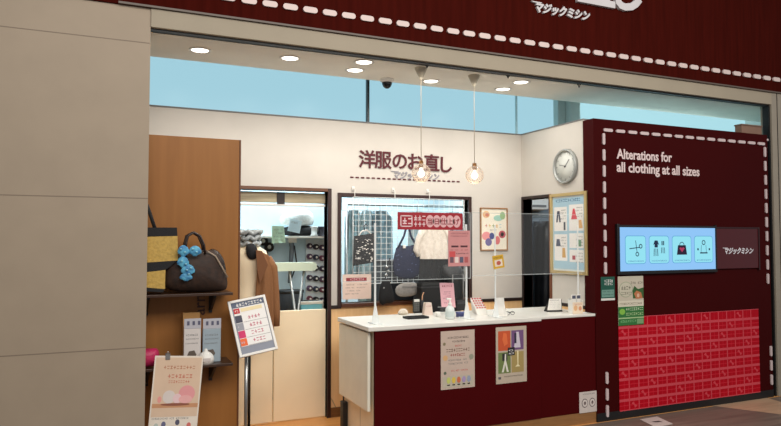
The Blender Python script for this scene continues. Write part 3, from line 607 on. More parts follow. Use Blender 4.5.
# ================================================================== ACRYLIC SCREENS
m_acr = mat((236, 240, 240), .06, kind='tint', alpha=.025, spec=.4); m_aedge = mat((226, 232, 230), .2, kind='tint', alpha=.38)
m_post = mat((232, 234, 230), .3)
def screen(xa, xb, posts, Y, zt, zb, label, pw=.008):
    A = P(xa, 250, y=Y).x; B = P(xb, 250, y=Y).x
    r0 = E('acrylic_screen', ((A+B)/2, Y, CH), label, 'sneeze guard')
    b = MB(); b.box(A+.003, B-.003, Y-.002, Y+.002, zb+.003, zt-.003, m_acr)
    for (x0, x1, z0, z1) in ((A, A+.004, zb, zt), (B-.004, B, zb, zt), (A, B, zb, zb+.005), (A, B, zt-.004, zt)): b.box(x0, x1, Y-.0025, Y+.0025, z0, z1, m_aedge)
    W(b, 'clear_panel', r0)
    for px in posts:
        x = P(px, 300, y=Y).x; b = MB(); b.box(x-pw, x+pw, Y+.004, Y+.014, CH+.006, zt-.10, m_post, .003); W(b, 'post', r0)
        b = MB(); b.box(x-.03, x+.03, Y-.07, Y+.09, CH+.0005, CH+.007, m_post, .002)
        b.add([(x-.032, Y+.001, CH+.007), (x+.032, Y+.001, CH+.007), (x+pw, Y+.001, CH+.14), (x-pw, Y+.001, CH+.14), (x-.032, Y+.004, CH+.007), (x+.032, Y+.004, CH+.007), (x+pw, Y+.004, CH+.14), (x-pw, Y+.004, CH+.14)], [[0, 1, 2, 3], [7, 6, 5, 4], [0, 4, 5, 1], [1, 5, 6, 2], [2, 6, 7, 3], [3, 7, 4, 0]], m_post)
        W(b, 'foot', r0)
YS = 4.68
screen(341, 470.5, (375.5, 467), YS, 1.83, 1.28, 'clear acrylic counter screen at the left, carrying the red banner')
screen(472, 589, (496, 579), YS, 1.83, 1.30, 'clear acrylic counter screen at the right, in front of the framed chart', .006)
def banner(mb, w_, h_, y):
    z = lambda v: (1-v)*h_; wt = c_(232, 206, 206)
    for (u0, v0, u1, v1) in ((.04, .18, .22, .24), (.04, .78, .22, .84), (.04, .18, .055, .84), (.205, .18, .22, .84)): RC(mb, w_, h_, y, u0, v0, u1, v1, wt)
    lines(mb, .075*w_, .2*w_, z(.68), .36*h_, y, wt, 12, 1)
    lines(mb, .245*w_, .42*w_, z(.46), .28*h_, y, wt, 3, 1); lines(mb, .245*w_, .42*w_, z(.82), .28*h_, y, wt, 5, 1)
    for k, ch in enumerate('当日仕上げ'):
        u = (.485+k*.105); ell(mb, u*w_, z(.5), .062*w_, .36*h_, y, c_(226, 176, 176)); mb.text(ch, .40*h_, u*w_, z(.66), y-.001, c_(140, 24, 36), .02, 'c', .001)
board('banner', 397.5, 212, 462.5, 230, YS-.004, 'red banner with white characters in circles on the left acrylic screen', 'banner', banner, mat((160, 22, 38), .5), th=.002)
def pinkp(mb, w_, h_, y):
    lines(mb, .12*w_, .9*w_, .9*h_, .04*h_, y, c_(120, 60, 66), 1, 1); lines(mb, .12*w_, .9*w_, .83*h_, .03*h_, y, c_(120, 60, 66), 2, 1)
    RC(mb, w_, h_, y, .14, .42, .46, .47, c_(80, 40, 44)); RC(mb, w_, h_, y, .56, .42, .88, .47, c_(80, 40, 44)); lines(mb, .1*w_, .9*w_, .44*h_, .03*h_, y, c_(150, 60, 66), 4)
    RC(mb, w_, h_, y, .05, .58, .32, .74, c_(206, 80, 80))
    for k, c in enumerate(((110, 80, 90), (230, 210, 200), (90, 90, 110), (180, 90, 90))): RC(mb, w_, h_, y-.0007, .08+k*.22, .74, .24+k*.22, .9, c_(*c))
    lines(mb, .36*w_, .94*w_, .34*h_, .035*h_, y, m_ink, 6)
board('leaflet', 448, 230.5, 470, 266, YS-.004, 'dusty pink leaflet taped on the left acrylic screen below the banner', 'leaflet', pinkp, mat((206, 140, 138), .6), th=.002)

# ================================================================== BACK WALL DISPLAY
YG = YB-.045
g0, g1, gz1, gz0 = P(353, 230, y=YG).x, P(464, 230, y=YG).x, P(390, 198, y=YG).z, P(390, 283, y=YG).z
b = MB(); m_wire = mat((226, 230, 228), .4)
n = 21
for k in range(n+1):
    x = g0+(g1-g0)*k/n; b.box(x-.002, x+.002, YG-.002, YG+.002, gz0, gz1, m_wire)
n = 15
for k in range(n+1):
    z = gz0+(gz1-gz0)*k/n; b.box(g0, g1, YG+.002, YG+.005, z-.002, z+.002, m_wire)
for x in (g0, g1): b.tube([(x, YG, gz0), (x, YG, gz1)], .004, m_wire, 6)
for z in (gz0, gz1): b.tube([(g0, YG, z), (g1, YG, z)], .004, m_wire, 6)
S(b, 'wire_grid', ((g0+g1)/2, YG, gz0), 'white wire display grid hung in front of the back window', 'rack')
for px, lb in ((353.5, 'left'), (393.5, 'middle'), (428, 'right')):
    p = P(px, 196, y=YB-.02); b = MB(); b.box(p.x-.014, p.x+.014, YB-.012, YB-.0005, gz1+.06, gz1+.10, m_white, .003)
    b.tube([(p.x, YB-.012, gz1+.08), (p.x, YB-.052, gz1+.07), (p.x, YB-.053, gz1-.004), (p.x, YB-.046, gz1-.012)], .004, m_white, 6)
    S(b, 'wall_hook', (p.x, YB-.001, gz1+.06), lb+' one of three white hooks holding the wire grid', 'hook')
def notice(mb, w_, h_, y):
    RC(mb, w_, h_, y, .12, .14, .84, .28, c_(150, 24, 36)); lines(mb, .26*w_, .74*w_, .755*h_, .08*h_, y-.0007, c_(240, 200, 200), 1, 1)
    for k in range(4): lines(mb, .1*w_, (.9-.12*k)*w_, (.56-.12*k)*h_, .045*h_, y, c_(120, 96, 84), k)
board('notice_sheet', 342.5, 274.5, 371, 298.5, YB-.055, 'pale pink notice with a red heading bar at the lower left of the window', 'notice', notice, mat((232, 206, 190), .6), th=.003)
# hanging wares, in px outline turned to metres on their own plane
def OUT(pts, Y): return [((q := P(x, y_, y=Y)).x, q.z) for x, y_ in pts]
def smooth(pts, it=2):
    for _ in range(it):
        q = []
        for i in range(len(pts)):
            a, b_ = pts[i], pts[(i+1) % len(pts)]; q += [(a[0]*.75+b_[0]*.25, a[1]*.75+b_[1]*.25), (a[0]*.25+b_[0]*.75, a[1]*.25+b_[1]*.75)]
        pts = q
    return pts
def hook_strap(b, pts, Y, r_, m): b.tube([(x, Y, z) for x, z in OUT(pts, Y)], r_, m, 8)
Y = YG-.05
m_blk = mat((24, 24, 26), .8, kind='fabric', scale=20)
c0 = P(364, 266, y=Y); r0 = E('patterned_bag', (c0.x, Y, c0.z), 'black bag with white print hanging on the wire grid at left', 'bag')
b = MB(); b.pillow(smooth(OUT([(354, 236), (374, 233), (375, 262), (353, 266)], Y), 0), .022, m_blk, Y); W(b, 'body', r0)
b = MB(); rr_ = random.Random(3)
for k in range(60):
    u, v = rr_.uniform(355.5, 373), rr_.uniform(239, 262); q = P(u, v, y=Y-.02); s_ = rr_.uniform(.002, .006)
    b.box(q.x-s_*1.6, q.x+s_*rr_.uniform(.6, 1.6), Y-.026, Y-.016, q.z-s_*.6, q.z+s_*rr_.uniform(.3, 1.6), m_white)
W(b, 'white_print', r0)
b = MB(); hook_strap(b, [(358, 237), (362, 231), (367, 230), (371, 234)], Y, .006, m_white); hook_strap(b, [(364.5, 231), (364, 226), (366, 224), (367.5, 226)], Y, .005, m_blk); W(b, 'hanger', r0)
m_navy = mat((20, 29, 64), .75, kind='fabric', scale=16)
c0 = P(407, 279, y=Y); r0 = E('tote_bag', (c0.x, Y, c0.z), 'navy blue tote bag with tiny dots hanging on the wire grid', 'bag')
b = MB(); b.pillow(smooth(OUT([(397, 244), (407, 247), (418, 243), (421, 262), (419.5, 278), (395, 279), (392.5, 262)], Y), 1), .03, m_navy, Y, .05); W(b, 'body', r0)
for pts in ([(398, 248), (404, 236), (407.5, 222)], [(417, 247), (411, 236), (407.5, 222)]):
    b = MB(); hook_strap(b, pts, Y-.005, .011, m_navy); W(b, 'strap', r0)
b = MB(); q = P(404.5, 247, y=Y-.04); b.box(q.x-.014, q.x+.012, Y-.045, Y-.03, q.z-.012, q.z+.02, m_white, .003)
for k in range(16):
    q = P(rr_.uniform(397, 417), rr_.uniform(253, 273), y=Y-.04); b.lathe([(0, -.003), (.004, 0), (0, .003)], c_(120, 140, 190), (q.x, Y-.036, q.z), 6, 'y')
W(b, 'tag_and_dots', r0)
m_blouse = mat((236, 226, 212), .8, kind='fabric', col2=(220, 208, 192), scale=6)
c0 = P(434, 259, y=Y); r0 = E('blouse', (c0.x, Y-.0, c0.z), 'cream blouse hanging in the window behind the red banner', 'garment')
b = MB(); b.cloth(OUT([(424, 222), (419, 232), (418, 246), (420, 259)], Y-.03), OUT([(441, 222), (447, 232), (448, 246), (448, 259)], Y-.03), m_blouse, Y-.03, .006, 4, th=.025); W(b, 'body', r0)
b = MB(); b.tube([(x, Y-.04, z) for x, z in OUT([(423, 228), (417, 238), (414, 250), (417, 256)], Y)], .035, m_blouse, 12, r1=.022); W(b, 'sleeve', r0)
b = MB(); b.tube([(x, Y-.04, z) for x, z in OUT([(443, 228), (448, 238), (449.5, 250)], Y)], .03, m_blouse, 12, r1=.02); W(b, 'sleeve', r0)
b = MB(); hook_strap(b, [(425, 222), (432.5, 218), (441, 222)], Y-.03, .005, m_dkmetal); hook_strap(b, [(432.5, 218), (432, 214), (434, 213)], Y-.03, .003, m_metal); W(b, 'hanger', r0)
c0 = P(434, 284, y=Y+.01); b = MB(); b.cloth(OUT([(420, 259), (419, 272), (418, 285)], Y-.02), OUT([(449, 259), (450, 272), (451, 285)], Y-.02), m_blk, Y-.02, .012, 6, th=.012)
S(b, 'skirt', (c0.x, Y-.01, c0.z), 'black skirt hanging below the cream blouse', 'garment')
c0 = P(386, 305, y=Y-.06); r0 = E('drawstring_bag', (c0.x, Y-.06, c0.z), 'small black bag with a dangling charm left of the grey pouch', 'bag')
b = MB(); b.pillow(smooth(OUT([(381, 281), (386, 277), (391, 283), (395, 300), (391, 304), (386, 303), (382, 306), (378, 300)], Y-.06), 2), .035, m_blk, Y-.06); W(b, 'body', r0)
b = MB(); hook_strap(b, [(385, 283), (386, 272), (388, 263), (390, 258)], Y-.06, .005, m_blk); W(b, 'cord', r0)
b = MB()
for (u, v) in ((387, 267), (388.5, 271), (386.5, 275), (384, 288)): q = P(u, v, y=Y-.08); b.lathe([(0, -.014), (.012, -.008), (.014, 0), (.012, .008), (0, .014)], m_metal, (q.x, Y-.075, q.z), 12)
W(b, 'charm', r0)
c0 = P(407, 298, y=Y-.08); b = MB(); b.pillow(smooth(OUT([(395, 284), (418, 281), (420, 295), (396, 298)], Y-.08), 2), .02, mat((150, 146, 140), .6, kind='fabric'), Y-.08); b.box(*[P(398, 290, y=Y).x, P(417, 290, y=Y).x], Y-.103, Y-.098, P(400, 287.6, y=Y-.1).z, P(400, 286.6, y=Y-.1).z, m_gray)
S(b, 'zip_pouch', (c0.x, Y-.08, c0.z), 'flat grey zip pouch between the black bags below the navy tote', 'pouch')
# low work table behind counter, against the back wall
tb = E('work_table', (3.0, 5.48, 0), 'narrow wooden table against the back wall behind the counter', 'table')
b = MB(); b.box(2.5, 3.6, 5.36, YB-.02, .83, .86, m_orange, .003); W(b, 'table_top', tb)
for x in (2.53, 3.55):
    for y_ in (5.38, YB-.06): b = MB(); b.box(x, x+.03, y_, y_+.03, 0, .83, m_dark); W(b, 'leg', tb)
Yb = 5.46
xa, xb_ = P(421, 290, y=Yb-.08).x, P(447, 290, y=Yb-.08).x
r0 = E('black_case', ((xa+xb_)/2, Yb, .86), 'squat black case behind the counter, left of the round-topped bag', 'case')
b = MB(); b.box(xa, xb_, Yb-.09, Yb+.09, .861, P(430, 283, y=Yb-.09).z, mat((26, 27, 27), .7), .02); W(b, 'body', r0)
b = MB(); z = P(430, 288, y=Yb-.09).z; b.box(xa-.004, xb_+.004, Yb-.094, Yb+.094, z, z+.012, mat((50, 50, 52), .5), .002); W(b, 'rim', r0)
xa, xb_ = P(449, 290, y=Yb-.06).x, P(465, 290, y=Yb-.06).x; zt = P(452, 264, y=Yb-.06).z
r0 = E('round_topped_bag', ((xa+xb_)/2, Yb, .86), 'black bag with a rounded top standing behind the pink counter leaflet', 'bag')
o_ = [(xa, .862), (xb_, .862), (xb_+.01, zt-.08), (xb_-.02, zt-.01), (xb_-.08, zt), (xa-.01, zt-.005), (xa-.045, zt-.04), (xa-.04, zt-.09), (xa, zt-.12)]
b = MB(); b.pillow(smooth(o_, 2), .07, mat((34, 36, 38), .5, kind='fabric'), Yb); W(b, 'body', r0)
b = MB(); b.tube([(xa+.02, Yb-.075, .9), (xa+.03, Yb-.08, zt-.1), (xb_-.03, Yb-.08, zt-.1), (xb_-.02, Yb-.075, .9)], .006, m_gray, 8); W(b, 'strap', r0)

# ================================================================== THINGS ON THE COUNTER
def C(px, py): p = P(px, py-3.0, z=CH); return Vector((p.x, p.y, CH+.0008))
p = C(416, 321.5); r0 = E('card_terminal_tray', p, 'flat black tray on the counter left of the white pump bottle', 'tray')
b = MB(); b.box(-.095, .10, -.045, .06, 0, .006, m_black, .002); 
for (x0, x1, y0, y1) in ((-.095, .1, -.045, -.038), (-.095, .1, .053, .06), (-.095, -.088, -.038, .053), (.093, .1, -.038, .053)): b.box(x0, x1, y0, y1, .006, .017, m_black, .002)
b.build('tray', r0)
p = C(418, 316); p.y += .03
r0 = E('desk_calculator', p, 'small upright dark grey device with a white top behind the black tray', 'calculator')
b = MB(); b.box(-.03, .035, 0, .02, .0, .12, mat((64, 66, 64), .5), .005); b.build('body', r0)
b = MB(); b.box(-.024, .029, -.002, 0, .095, .118, m_white, .001); b.build('display', r0)
for i in range(4):
    for k in range(3): b = MB(); b.box(-.022+k*.018, -.01+k*.018, -.003, 0, .015+i*.019, .028+i*.019, c_(110, 112, 108), .001); b.build('key', r0)
p = C(404, 318); p.y += .02
b = MB(); b.pillow(smooth([(-.05, 0), (.05, 0), (.045, .03), (.02, .055), (-.02, .05), (-.045, .028)], 2), .03, mat((226, 214, 196), .8, kind='fabric')); S_o = setp(b.build('folded_cloth', None, p), 'crumpled cream cloth on the counter left of the grey device', 'cloth')
p = C(430, 318.5); p.y += .03
b = MB(); b.prism([(-.04, 0), (.045, 0), (.03, .105), (-.025, .11)], -.002, .006, mat((226, 206, 192), .6)); b.prism([(-.035, 0), (.04, 0), (.03, .1), (-.02, .1)], .05, .054, mat((214, 196, 180), .6)); b.box(-.02, .028, .0, .054, .1, .106, mat((214, 196, 180), .6)); lines(b, -.02, .02, .07, .012, -.002, c_(190, 120, 110), 2, 1)
setp(b.build('tent_card', None, p), 'pale folded tent card standing on the counter behind the black tray', 'card')
p = C(424, 316); p.y += .05; r0 = E('pen_holder', p, 'slim dark holder with a pale pen sticking up behind the tray', 'pen holder')
b = MB(); b.lathe([(.016, 0), (.016, .11), (.013, .11), (.013, .005), (0, .005)], m_black, seg=16); b.build('cup', r0)
b = MB(); b.tube([(.0, 0, .02), (.01, 0, .15), (.024, 0, .178)], .005, mat((214, 160, 120), .5), 8); b.build('pen', r0)
p = C(450, 322); r0 = E('pump_bottle', p, 'translucent white sanitizer pump bottle standing on the counter', 'bottle')
m_bt = mat((222, 228, 224), .2)
b = MB(); b.lathe([(0, 0), (.034, 0), (.038, .005), (.038, .075), (.034, .092), (.016, .108), (.014, .118)], m_bt, seg=28); b.build('body', r0)
b = MB(); b.lathe([(.016, .112), (.017, .13), (.007, .134), (.005, .16), (0, .16)], m_white, seg=16); b.box(-.034, .012, -.008, .008, .158, .170, m_white, .004); b.build('pump', r0)
b = MB(); b.lathe([(.0384, .02), (.0386, .021), (.0386, .065), (.0384, .066)], mat((200, 210, 206), .5), seg=28); b.build('label_wrap', r0)
p = C(439, 320); p.y += .02
b = MB(); b.lathe([(0, 0), (.018, 0), (.022, .04), (.019, .04), (.016, .004), (0, .004)], m_white, seg=18); setp(b.build('small_cup', None, p), 'tiny white cup on the counter left of the pump bottle', 'cup')
p = C(463, 320); b = MB(); b.box(-.05, .045, -.03, .035, 0, .04, mat((44, 54, 104), .5), .004); b.box(-.052, .047, -.032, .037, .03, .042, mat((70, 80, 130), .5), .003)
setp(b.build('blue_box', None, p), 'small dark blue box on the counter right of the pump bottle', 'box')
p = C(465, 314); p.y += .05; b = MB(); b.box(-.07, .05, -.02, .06, 0, .095, mat((28, 27, 30), .5), .006); b.box(-.06, .04, -.022, -.02, .06, .085, mat((60, 60, 64), .3))
setp(b.build('receipt_printer', None, p), 'low black machine on the counter behind the small blue box', 'printer')
p = C(447, 317.2); r0 = E('leaflet_holder', p, 'clear holder with a pink leaflet standing behind the pump bottle', 'holder')
b = MB(); b.box(-.065, .075, -.03, .05, 0, .004, m_acr); b.box(-.065, .075, .0, .003, .004, .24, m_acr); b.box(-.09, .09, -.001, .004, .062, .067, m_aedge); b.build('stand', r0)
b = MB(); b.prism([(-.055, .065), (.085, .055), (.065, .27), (-.075, .275)], -.004, -.001, mat((228, 176, 184), .6)); lines(b, -.05, .05, .238, .018, -.004, c_(150, 60, 70), 3, 1)
for k in range(4): lines(b, -.04, .045, .19-.018*k, .009, -.004, c_(150, 90, 100), k)
lines(b, -.03, .04, .095, .010, -.004, c_(150, 90, 100), 9); b.build('leaflet', r0)
p = C(482, 318); r0 = E('leaflet_rack', p, 'small stack of white leaflets with red print on the counter', 'rack'); p2 = p
for k in range(5):
    b = MB(); b.add([(-.055, -.01+k*.02, .0+k*.004), (.05, -.01+k*.02, 0+k*.004), (.045, .012+k*.02, .07+k*.018), (-.06, .012+k*.02, .07+k*.018), (-.055, -.008+k*.02, 0+k*.004), (.05, -.008+k*.02, 0+k*.004), (.045, .014+k*.02, .07+k*.018), (-.06, .014+k*.02, .07+k*.018)], [[0, 1, 2, 3], [7, 6, 5, 4], [0, 4, 5, 1], [1, 5, 6, 2], [2, 6, 7, 3], [3, 7, 4, 0]], m_white)
    for q in range(4): b.add([(-.05+q*.026, -.011+k*.02+.018, .056+k*.018), (-.034+q*.026, -.011+k*.02+.018, .056+k*.018), (-.034+q*.026, .012+k*.02-.002, .068+k*.018), (-.05+q*.026, .012+k*.02-.002, .068+k*.018)], [[0, 1, 2, 3]], m_red)
    b.build('leaflet', r0)
p = C(501, 319); r0 = E('sample_stand', p, 'white curved stand on the counter beside the leaflets with red print', 'stand')
b = MB(); b.cloth([(-.06, .155), (-.05, .08), (-.06, 0)], [(.03, .155), (.04, .08), (.065, 0)], m_white, 0, .008, 1.0, th=.01); b.build('card', r0)
b = MB(); b.box(-.05, .06, -.03, .04, 0, .006, m_white, .002); b.build('base', r0)
p = C(509, 318); r0 = E('reading_glasses', p, 'dark reading glasses and their clip lying by the white stand', 'glasses')
for dx in (-.028, .022):
    b = MB(); b.tube([(dx+.02*math.cos(2*math.pi*k/12), -.02+.004*math.sin(2*math.pi*k/12), .018+.014*math.sin(2*math.pi*k/12)) for k in range(13)], .0025, m_black, 6); b.build('lens_rim', r0)
b = MB(); b.tube([(-.008, -.02, .02), (-.003, -.02, .024), (.002, -.02, .02)], .002, m_black, 6); b.build('bridge', r0)
for dx in (-.048, .042): b = MB(); b.tube([(dx, -.02, .02), (dx, .06, .018), (dx, .08, .006)], .002, m_black, 6); b.build('temple', r0)
p = C(555, 314.8); r0 = E('desk_calendar', p, 'white desk calendar on a black easel on the counter by the side doorway', 'calendar')
M = Matrix.Rotation(R(-8), 4, 'Z')
b = MB(); b.prism([(-.075, 0), (.075, 0), (.07, .11), (-.055, .11)], .0, .006, m_black); b.add([(.075, 0, 0), (.075, .07, 0), (.07, .01, .11), (-.075, 0, 0), (-.075, .07, 0), (-.055, .01, .11)], [[0, 1, 2], [3, 5, 4], [1, 4, 5, 2], [0, 3, 4, 1]], m_black); b.tf(M); b.build('easel', r0)
b = MB(); b.prism([(-.078, .016), (.066, .014), (.06, .118), (-.058, .118)], -.004, -.0005, m_white); lines(b, -.05, .04, .098, .010, -.004, m_gray, 1, 1)
for k in range(4): lines(b, -.06, .05, .080-k*.016, .006, -.004, c_(170, 168, 164), k, .4)
b.tf(M); b.build('page', r0)
p = C(576, 316.5); r0 = E('brochure_holder', p, 'white holder with dark-topped brochures at the right end of the counter', 'holder')
b = MB(); b.box(-.05, .06, -.02, -.016, 0, .10, mat((236, 216, 190), .5)); b.box(-.05, .06, .04, .045, 0, .13, m_white); b.box(-.05, -.046, -.016, .04, 0, .12, m_white); b.box(.056, .06, -.016, .04, 0, .12, m_white)
ell(b, -.02, .05, .02, .025, -.02, c_(230, 180, 130)); ell(b, .03, .045, .016, .02, -.02, c_(220, 150, 110)); lines(b, -.04, .05, .078, .01, -.02, c_(200, 110, 80), 4, 1); b.build('holder', r0)
for dx in (-.044, .008):
    b = MB(); b.box(dx, dx+.046, 0, .012, .006, .165, m_white, .001); b.box(dx+.004, dx+.042, -.001, 0, .13, .158, c_(80, 84, 100)); b.build('brochure', r0)
# yellow tag on the right screen post
def ytag(mb, w_, h_, y):
    z = lambda v: (1-v)*h_
    RC(mb, w_, h_, y, .15, .35, .85, .85, c_(232, 214, 196)); ell(mb, .5*w_, z(.6), .2*w_, .16*h_, y-.0007, c_(190, 90, 70)); lines(mb, .1*w_, .9*w_, z(.25), .12*h_, y, c_(90, 60, 30), 1, 1)
t_ = board('price_tag', 493.5, 256, 504.5, 269, YS-.006, 'small yellow card fixed to a post of the right acrylic screen', 'card', ytag, mat((214, 168, 40), .5), th=.003)
t_.rotation_euler = (0, R(-8), 0)

# ================================================================== LEFT DISPLAY PARTITION
YP = 4.86
qx0, qx1 = pil_x-0.12, P(238, 300, y=YP).x; QH = 2.345
m_brown = mat((154, 102, 50), .45, kind='wood', col2=(144, 94, 44), scale=2, spec=.3)
dp = E('display_partition', ((qx0+qx1)/2, YP+.03, 0), 'tall brown wooden display partition beside the pillar', 'partition')
b = MB(); b.box(qx0, qx1, YP, YP+.06, 0, QH, m_brown, .002); W(b, 'board', dp)
b = MB(); b.box(qx1, qx1+.012, YP-.004, YP+.064, 0, QH, mat((104, 60, 30), .5), .002); W(b, 'edge_strip', dp)
b = MB(); b.text('arn', .115, 0, 0, 0, mat((70, 34, 18), .6), .01, 'c', .003)
p = P(199, 305, y=YP); b.tf(Matrix.Translation((p.x+.04, YP-.0005, p.z+.0)) @ Matrix.Rotation(R(-90), 4, 'Y')); W(b, 'lettering', dp)
YH = 4.60
def shelf(py, label):
    z = P(232, py, y=YH).z; x1 = P(233, py, y=YH).x; r0 = E('wall_shelf', ((qx0+x1)/2, YP, z), label, 'shelf')
    b = MB(); b.box(qx0, x1, YH, YP-.001, z-.018, z, mat((60, 38, 24), .35), .002); W(b, 'board', r0)
    for px in (148, 214):
        x = P(px, py, y=YH+.1).x; b = MB(); b.box(x-.012, x+.012, YP-.016, YP-.001, z-.16, z-.019, m_black, .002)
        b.prism([(0, 0), (.2, 0), (.2, -.012), (.02, -.12), (0, -.12)], -.008, .008, m_black)
        k = len(b.v)-10; b.tf(Matrix.Translation((x, YP-.016, z-.019)) @ Matrix.Rotation(R(-90), 4, 'Z'), k); W(b, 'bracket', r0)
    return z, x1
zs1, xs1 = shelf(292.5, 'upper dark shelf on the brown partition carrying two handbags')
zs2, xs2 = shelf(363, 'lower dark shelf on the brown partition carrying small packages')
Yg = 4.69
def BO(pts, Y=Yg): return OUT(pts, Y)
# two-tone tote
m_tan = mat((196, 160, 78), .6, kind='fabric', scale=10)
c0 = P(160, 292, y=4.64); r0 = E('tote_bag', (c0.x, 4.67, zs1), 'tan and black striped tote bag at the left end of the upper shelf', 'bag')
Yt = 4.63
for nm, pts, m in (('top_band', [(139, 227.5), (177, 227.5), (177.5, 236), (139, 237)], m_blk), ('upper_panel', [(139, 236.5), (177.5, 236), (178, 260.5), (139, 263)], m_tan), ('middle_band', [(139, 263), (177.5, 260.5), (171, 266), (165, 270), (139, 273)], m_blk), ('lower_panel', [(139, 273), (165.5, 270), (165, 289), (139, 287)], m_tan), ('base_band', [(139, 287), (165, 289), (163, 292.2), (161, 292.2), (139, 291)], m_blk)):
    b = MB(); b.prism(OUT(pts, Yt), Yt, Yt+.10, m); W(b, nm, r0)
b = MB(); b.tube([(x, Yt+.02, z) for x, z in OUT([(144, 199), (147.5, 206), (151, 216), (155, 228)], Yt)], .012, m_blk, 8); b.tube([(x, Yt+.02, z) for x, z in OUT([(144, 199), (141, 212), (140, 228)], Yt)], .012, m_blk, 8); W(b, 'strap', r0)
# boston bag
m_bag = mat((54, 33, 20), .7, kind='fabric', col2=(38, 23, 14), scale=5); m_lea = mat((40, 26, 22), .35)
c0 = P(197, 292, y=Yg); r0 = E('handbag', (c0.x, Yg, zs1), 'dark brown boston handbag with a blue scarf on the upper shelf', 'bag')
ol = BO([(164, 291.5), (163, 270), (170, 258), (182, 252), (210, 249.5), (220, 253), (226, 272), (228, 285), (225, 291.4), (200, 292.2)])
b = MB(); b.pillow(smooth(ol, 2), .085, m_bag, Yg); W(b, 'body', r0)
b = MB(); b.tube([(x, Yg-.06, z) for x, z in BO([(206, 251), (214, 256), (220, 266), (226, 277)])], .006, mat((150, 130, 110), .5), 8); W(b, 'piping', r0)
b = MB(); b.pillow(smooth(BO([(208, 249), (217, 249), (224, 258), (227, 272), (225, 275), (218, 262)]), 2), .05, m_lea, Yg+.02); W(b, 'end_panel', r0)
for dy in (-.05, .04): b = MB(); b.tube([(x, Yg+dy, z) for x, z in BO([(185, 256), (185, 244), (187, 236), (193, 232.5), (199, 236), (203, 245), (204, 254)])], .0085, m_lea, 8); W(b, 'handle', r0)
b = MB(); m_sc = mat((96, 178, 206), .6, kind='fabric', col2=(36, 96, 150), scale=5)
for (u, v, ru, rv) in ((183.5, 251, 6, 5.5), (195, 251, 6.5, 5), (183, 262, 6, 5.5), (188, 270, 7, 5.5), (186, 277, 6.5, 4)):
    o_ = [(u+ru*(1+.12*math.sin(5*t))*math.cos(t), v+rv*(1+.12*math.cos(4*t))*math.sin(t)) for t in [2*math.pi*k/14 for k in range(14)]]
    b.pillow(BO(o_, Yg-.1), .012, m_sc, Yg-.1, .1)
W(b, 'scarf', r0)
b = MB()
for (u, v) in ((181, 249), (185, 252), (193, 249), (197, 252), (182, 261), (186, 264), (187, 270), (191, 268), (189, 274)):
    q = P(u, v, y=Yg-.125); b.box(q.x-.006, q.x+.006, Yg-.128, Yg-.110, q.z-.003, q.z+.004, c_(150, 206, 220), .001)
W(b, 'scarf_print', r0)
# lower shelf goods
Yl = 4.66
def pxbox(b, x0, y0, x1, zb, Y0, Y1, m, bev=.002):
    a, c = P(x0, y0, y=Y0), P(x1, y0, y=Y0); b.box(a.x, c.x, Y0, Y1, zb, a.z, m, bev); return a.x, c.x, a.z
b = MB(); pxbox(b, 183, 313, 200, zs2+.0005, 4.77, 4.80, mat((176, 130, 74), .6)); p = P(191, 340, y=4.77); S(b, 'wooden_board', (p.x, 4.78, zs2), 'small tan upright board behind the packages on the lower shelf', 'board')
def pack(x0, y0, x1, cl, label, ydeep):
    a = P((x0+x1)/2, y0, y=ydeep); r0 = E('hanging_package', (a.x, ydeep, zs2), label, 'package', 'paper-topped packages on the lower shelf')
    b = MB(); X0, X1, Z = pxbox(b, x0, y0+10, x1, zs2+.0005, ydeep, ydeep+.03, cl, .004); W(b, 'packet', r0)
    b = MB(); h_ = P(x0, y0, y=ydeep).z-Z; b.box(X0+.0, X1, ydeep-.002, ydeep+.006, Z+.0, Z+h_, mat((186, 184, 190), .6), .001)
    for k in range(3): b.box(X0+.02+k*.036, X0+.036+k*.036, ydeep-.004, ydeep-.002, Z+h_*.35, Z+h_*.75, c_(90, 90, 110))
    W(b, 'header_card', r0)
    b = MB(); lines(b, X0+.015, X1-.015, Z-.05, .012, ydeep-.0005, m_gray, 2, 1); lines(b, X0+.015, X1-.015, Z-.075, .009, ydeep-.0005, m_gray, 3, 1); lines(b, X0+.01, X1-.02, Z-.105, .008, ydeep-.0005, m_gray, 6, 1)
    b.prism([(X0+.02, zs2+.05), (X0+.035, zs2+.085), (X0+.07, zs2+.09), (X0+.085, zs2+.06), (X0+.07, zs2+.035), (X0+.03, zs2+.035)], ydeep-.002, ydeep, c_(96, 84, 74)); W(b, 'printing', r0)
pack(184, 319, 201, mat((214, 206, 200), .5), 'whitish package with a dark print on the lower shelf, left of its pair', 4.69)
pack(203, 319, 221, mat((158, 172, 180), .4), 'pale blue package with a dark print on the lower shelf, right of its pair', 4.69)
c0 = P(206, 362, y=4.64)
b = MB(); b.lathe([(0, 0), (.05, 0), (.056, .03), (.05, .055), (.03, .075), (.012, .085), (.01, .10), (0, .102)], m_white, seg=20); b.box(-.025, .025, -.057, -.05, .02, .045, c_(206, 196, 190), .002)
setp(b.build('white_bottle', None, (c0.x, 4.65, zs2+.0008)), 'squat white pot-shaped bottle in front of the two packages', 'bottle')
b = MB(); o_ = [(-.1, 0), (.085, 0), (.095, .04), (.085, .115), (.06, .125), (-.1, .12)]
b.pillow(smooth(o_, 2), .05, mat((196, 40, 92), .5, kind='fabric')); c0 = P(145, 365, y=4.67); setp(b.build('pink_pouch', None, (c0.x, 4.68, zs2+.001)), 'bright pink pouch at the left end of the lower shelf', 'pouch')
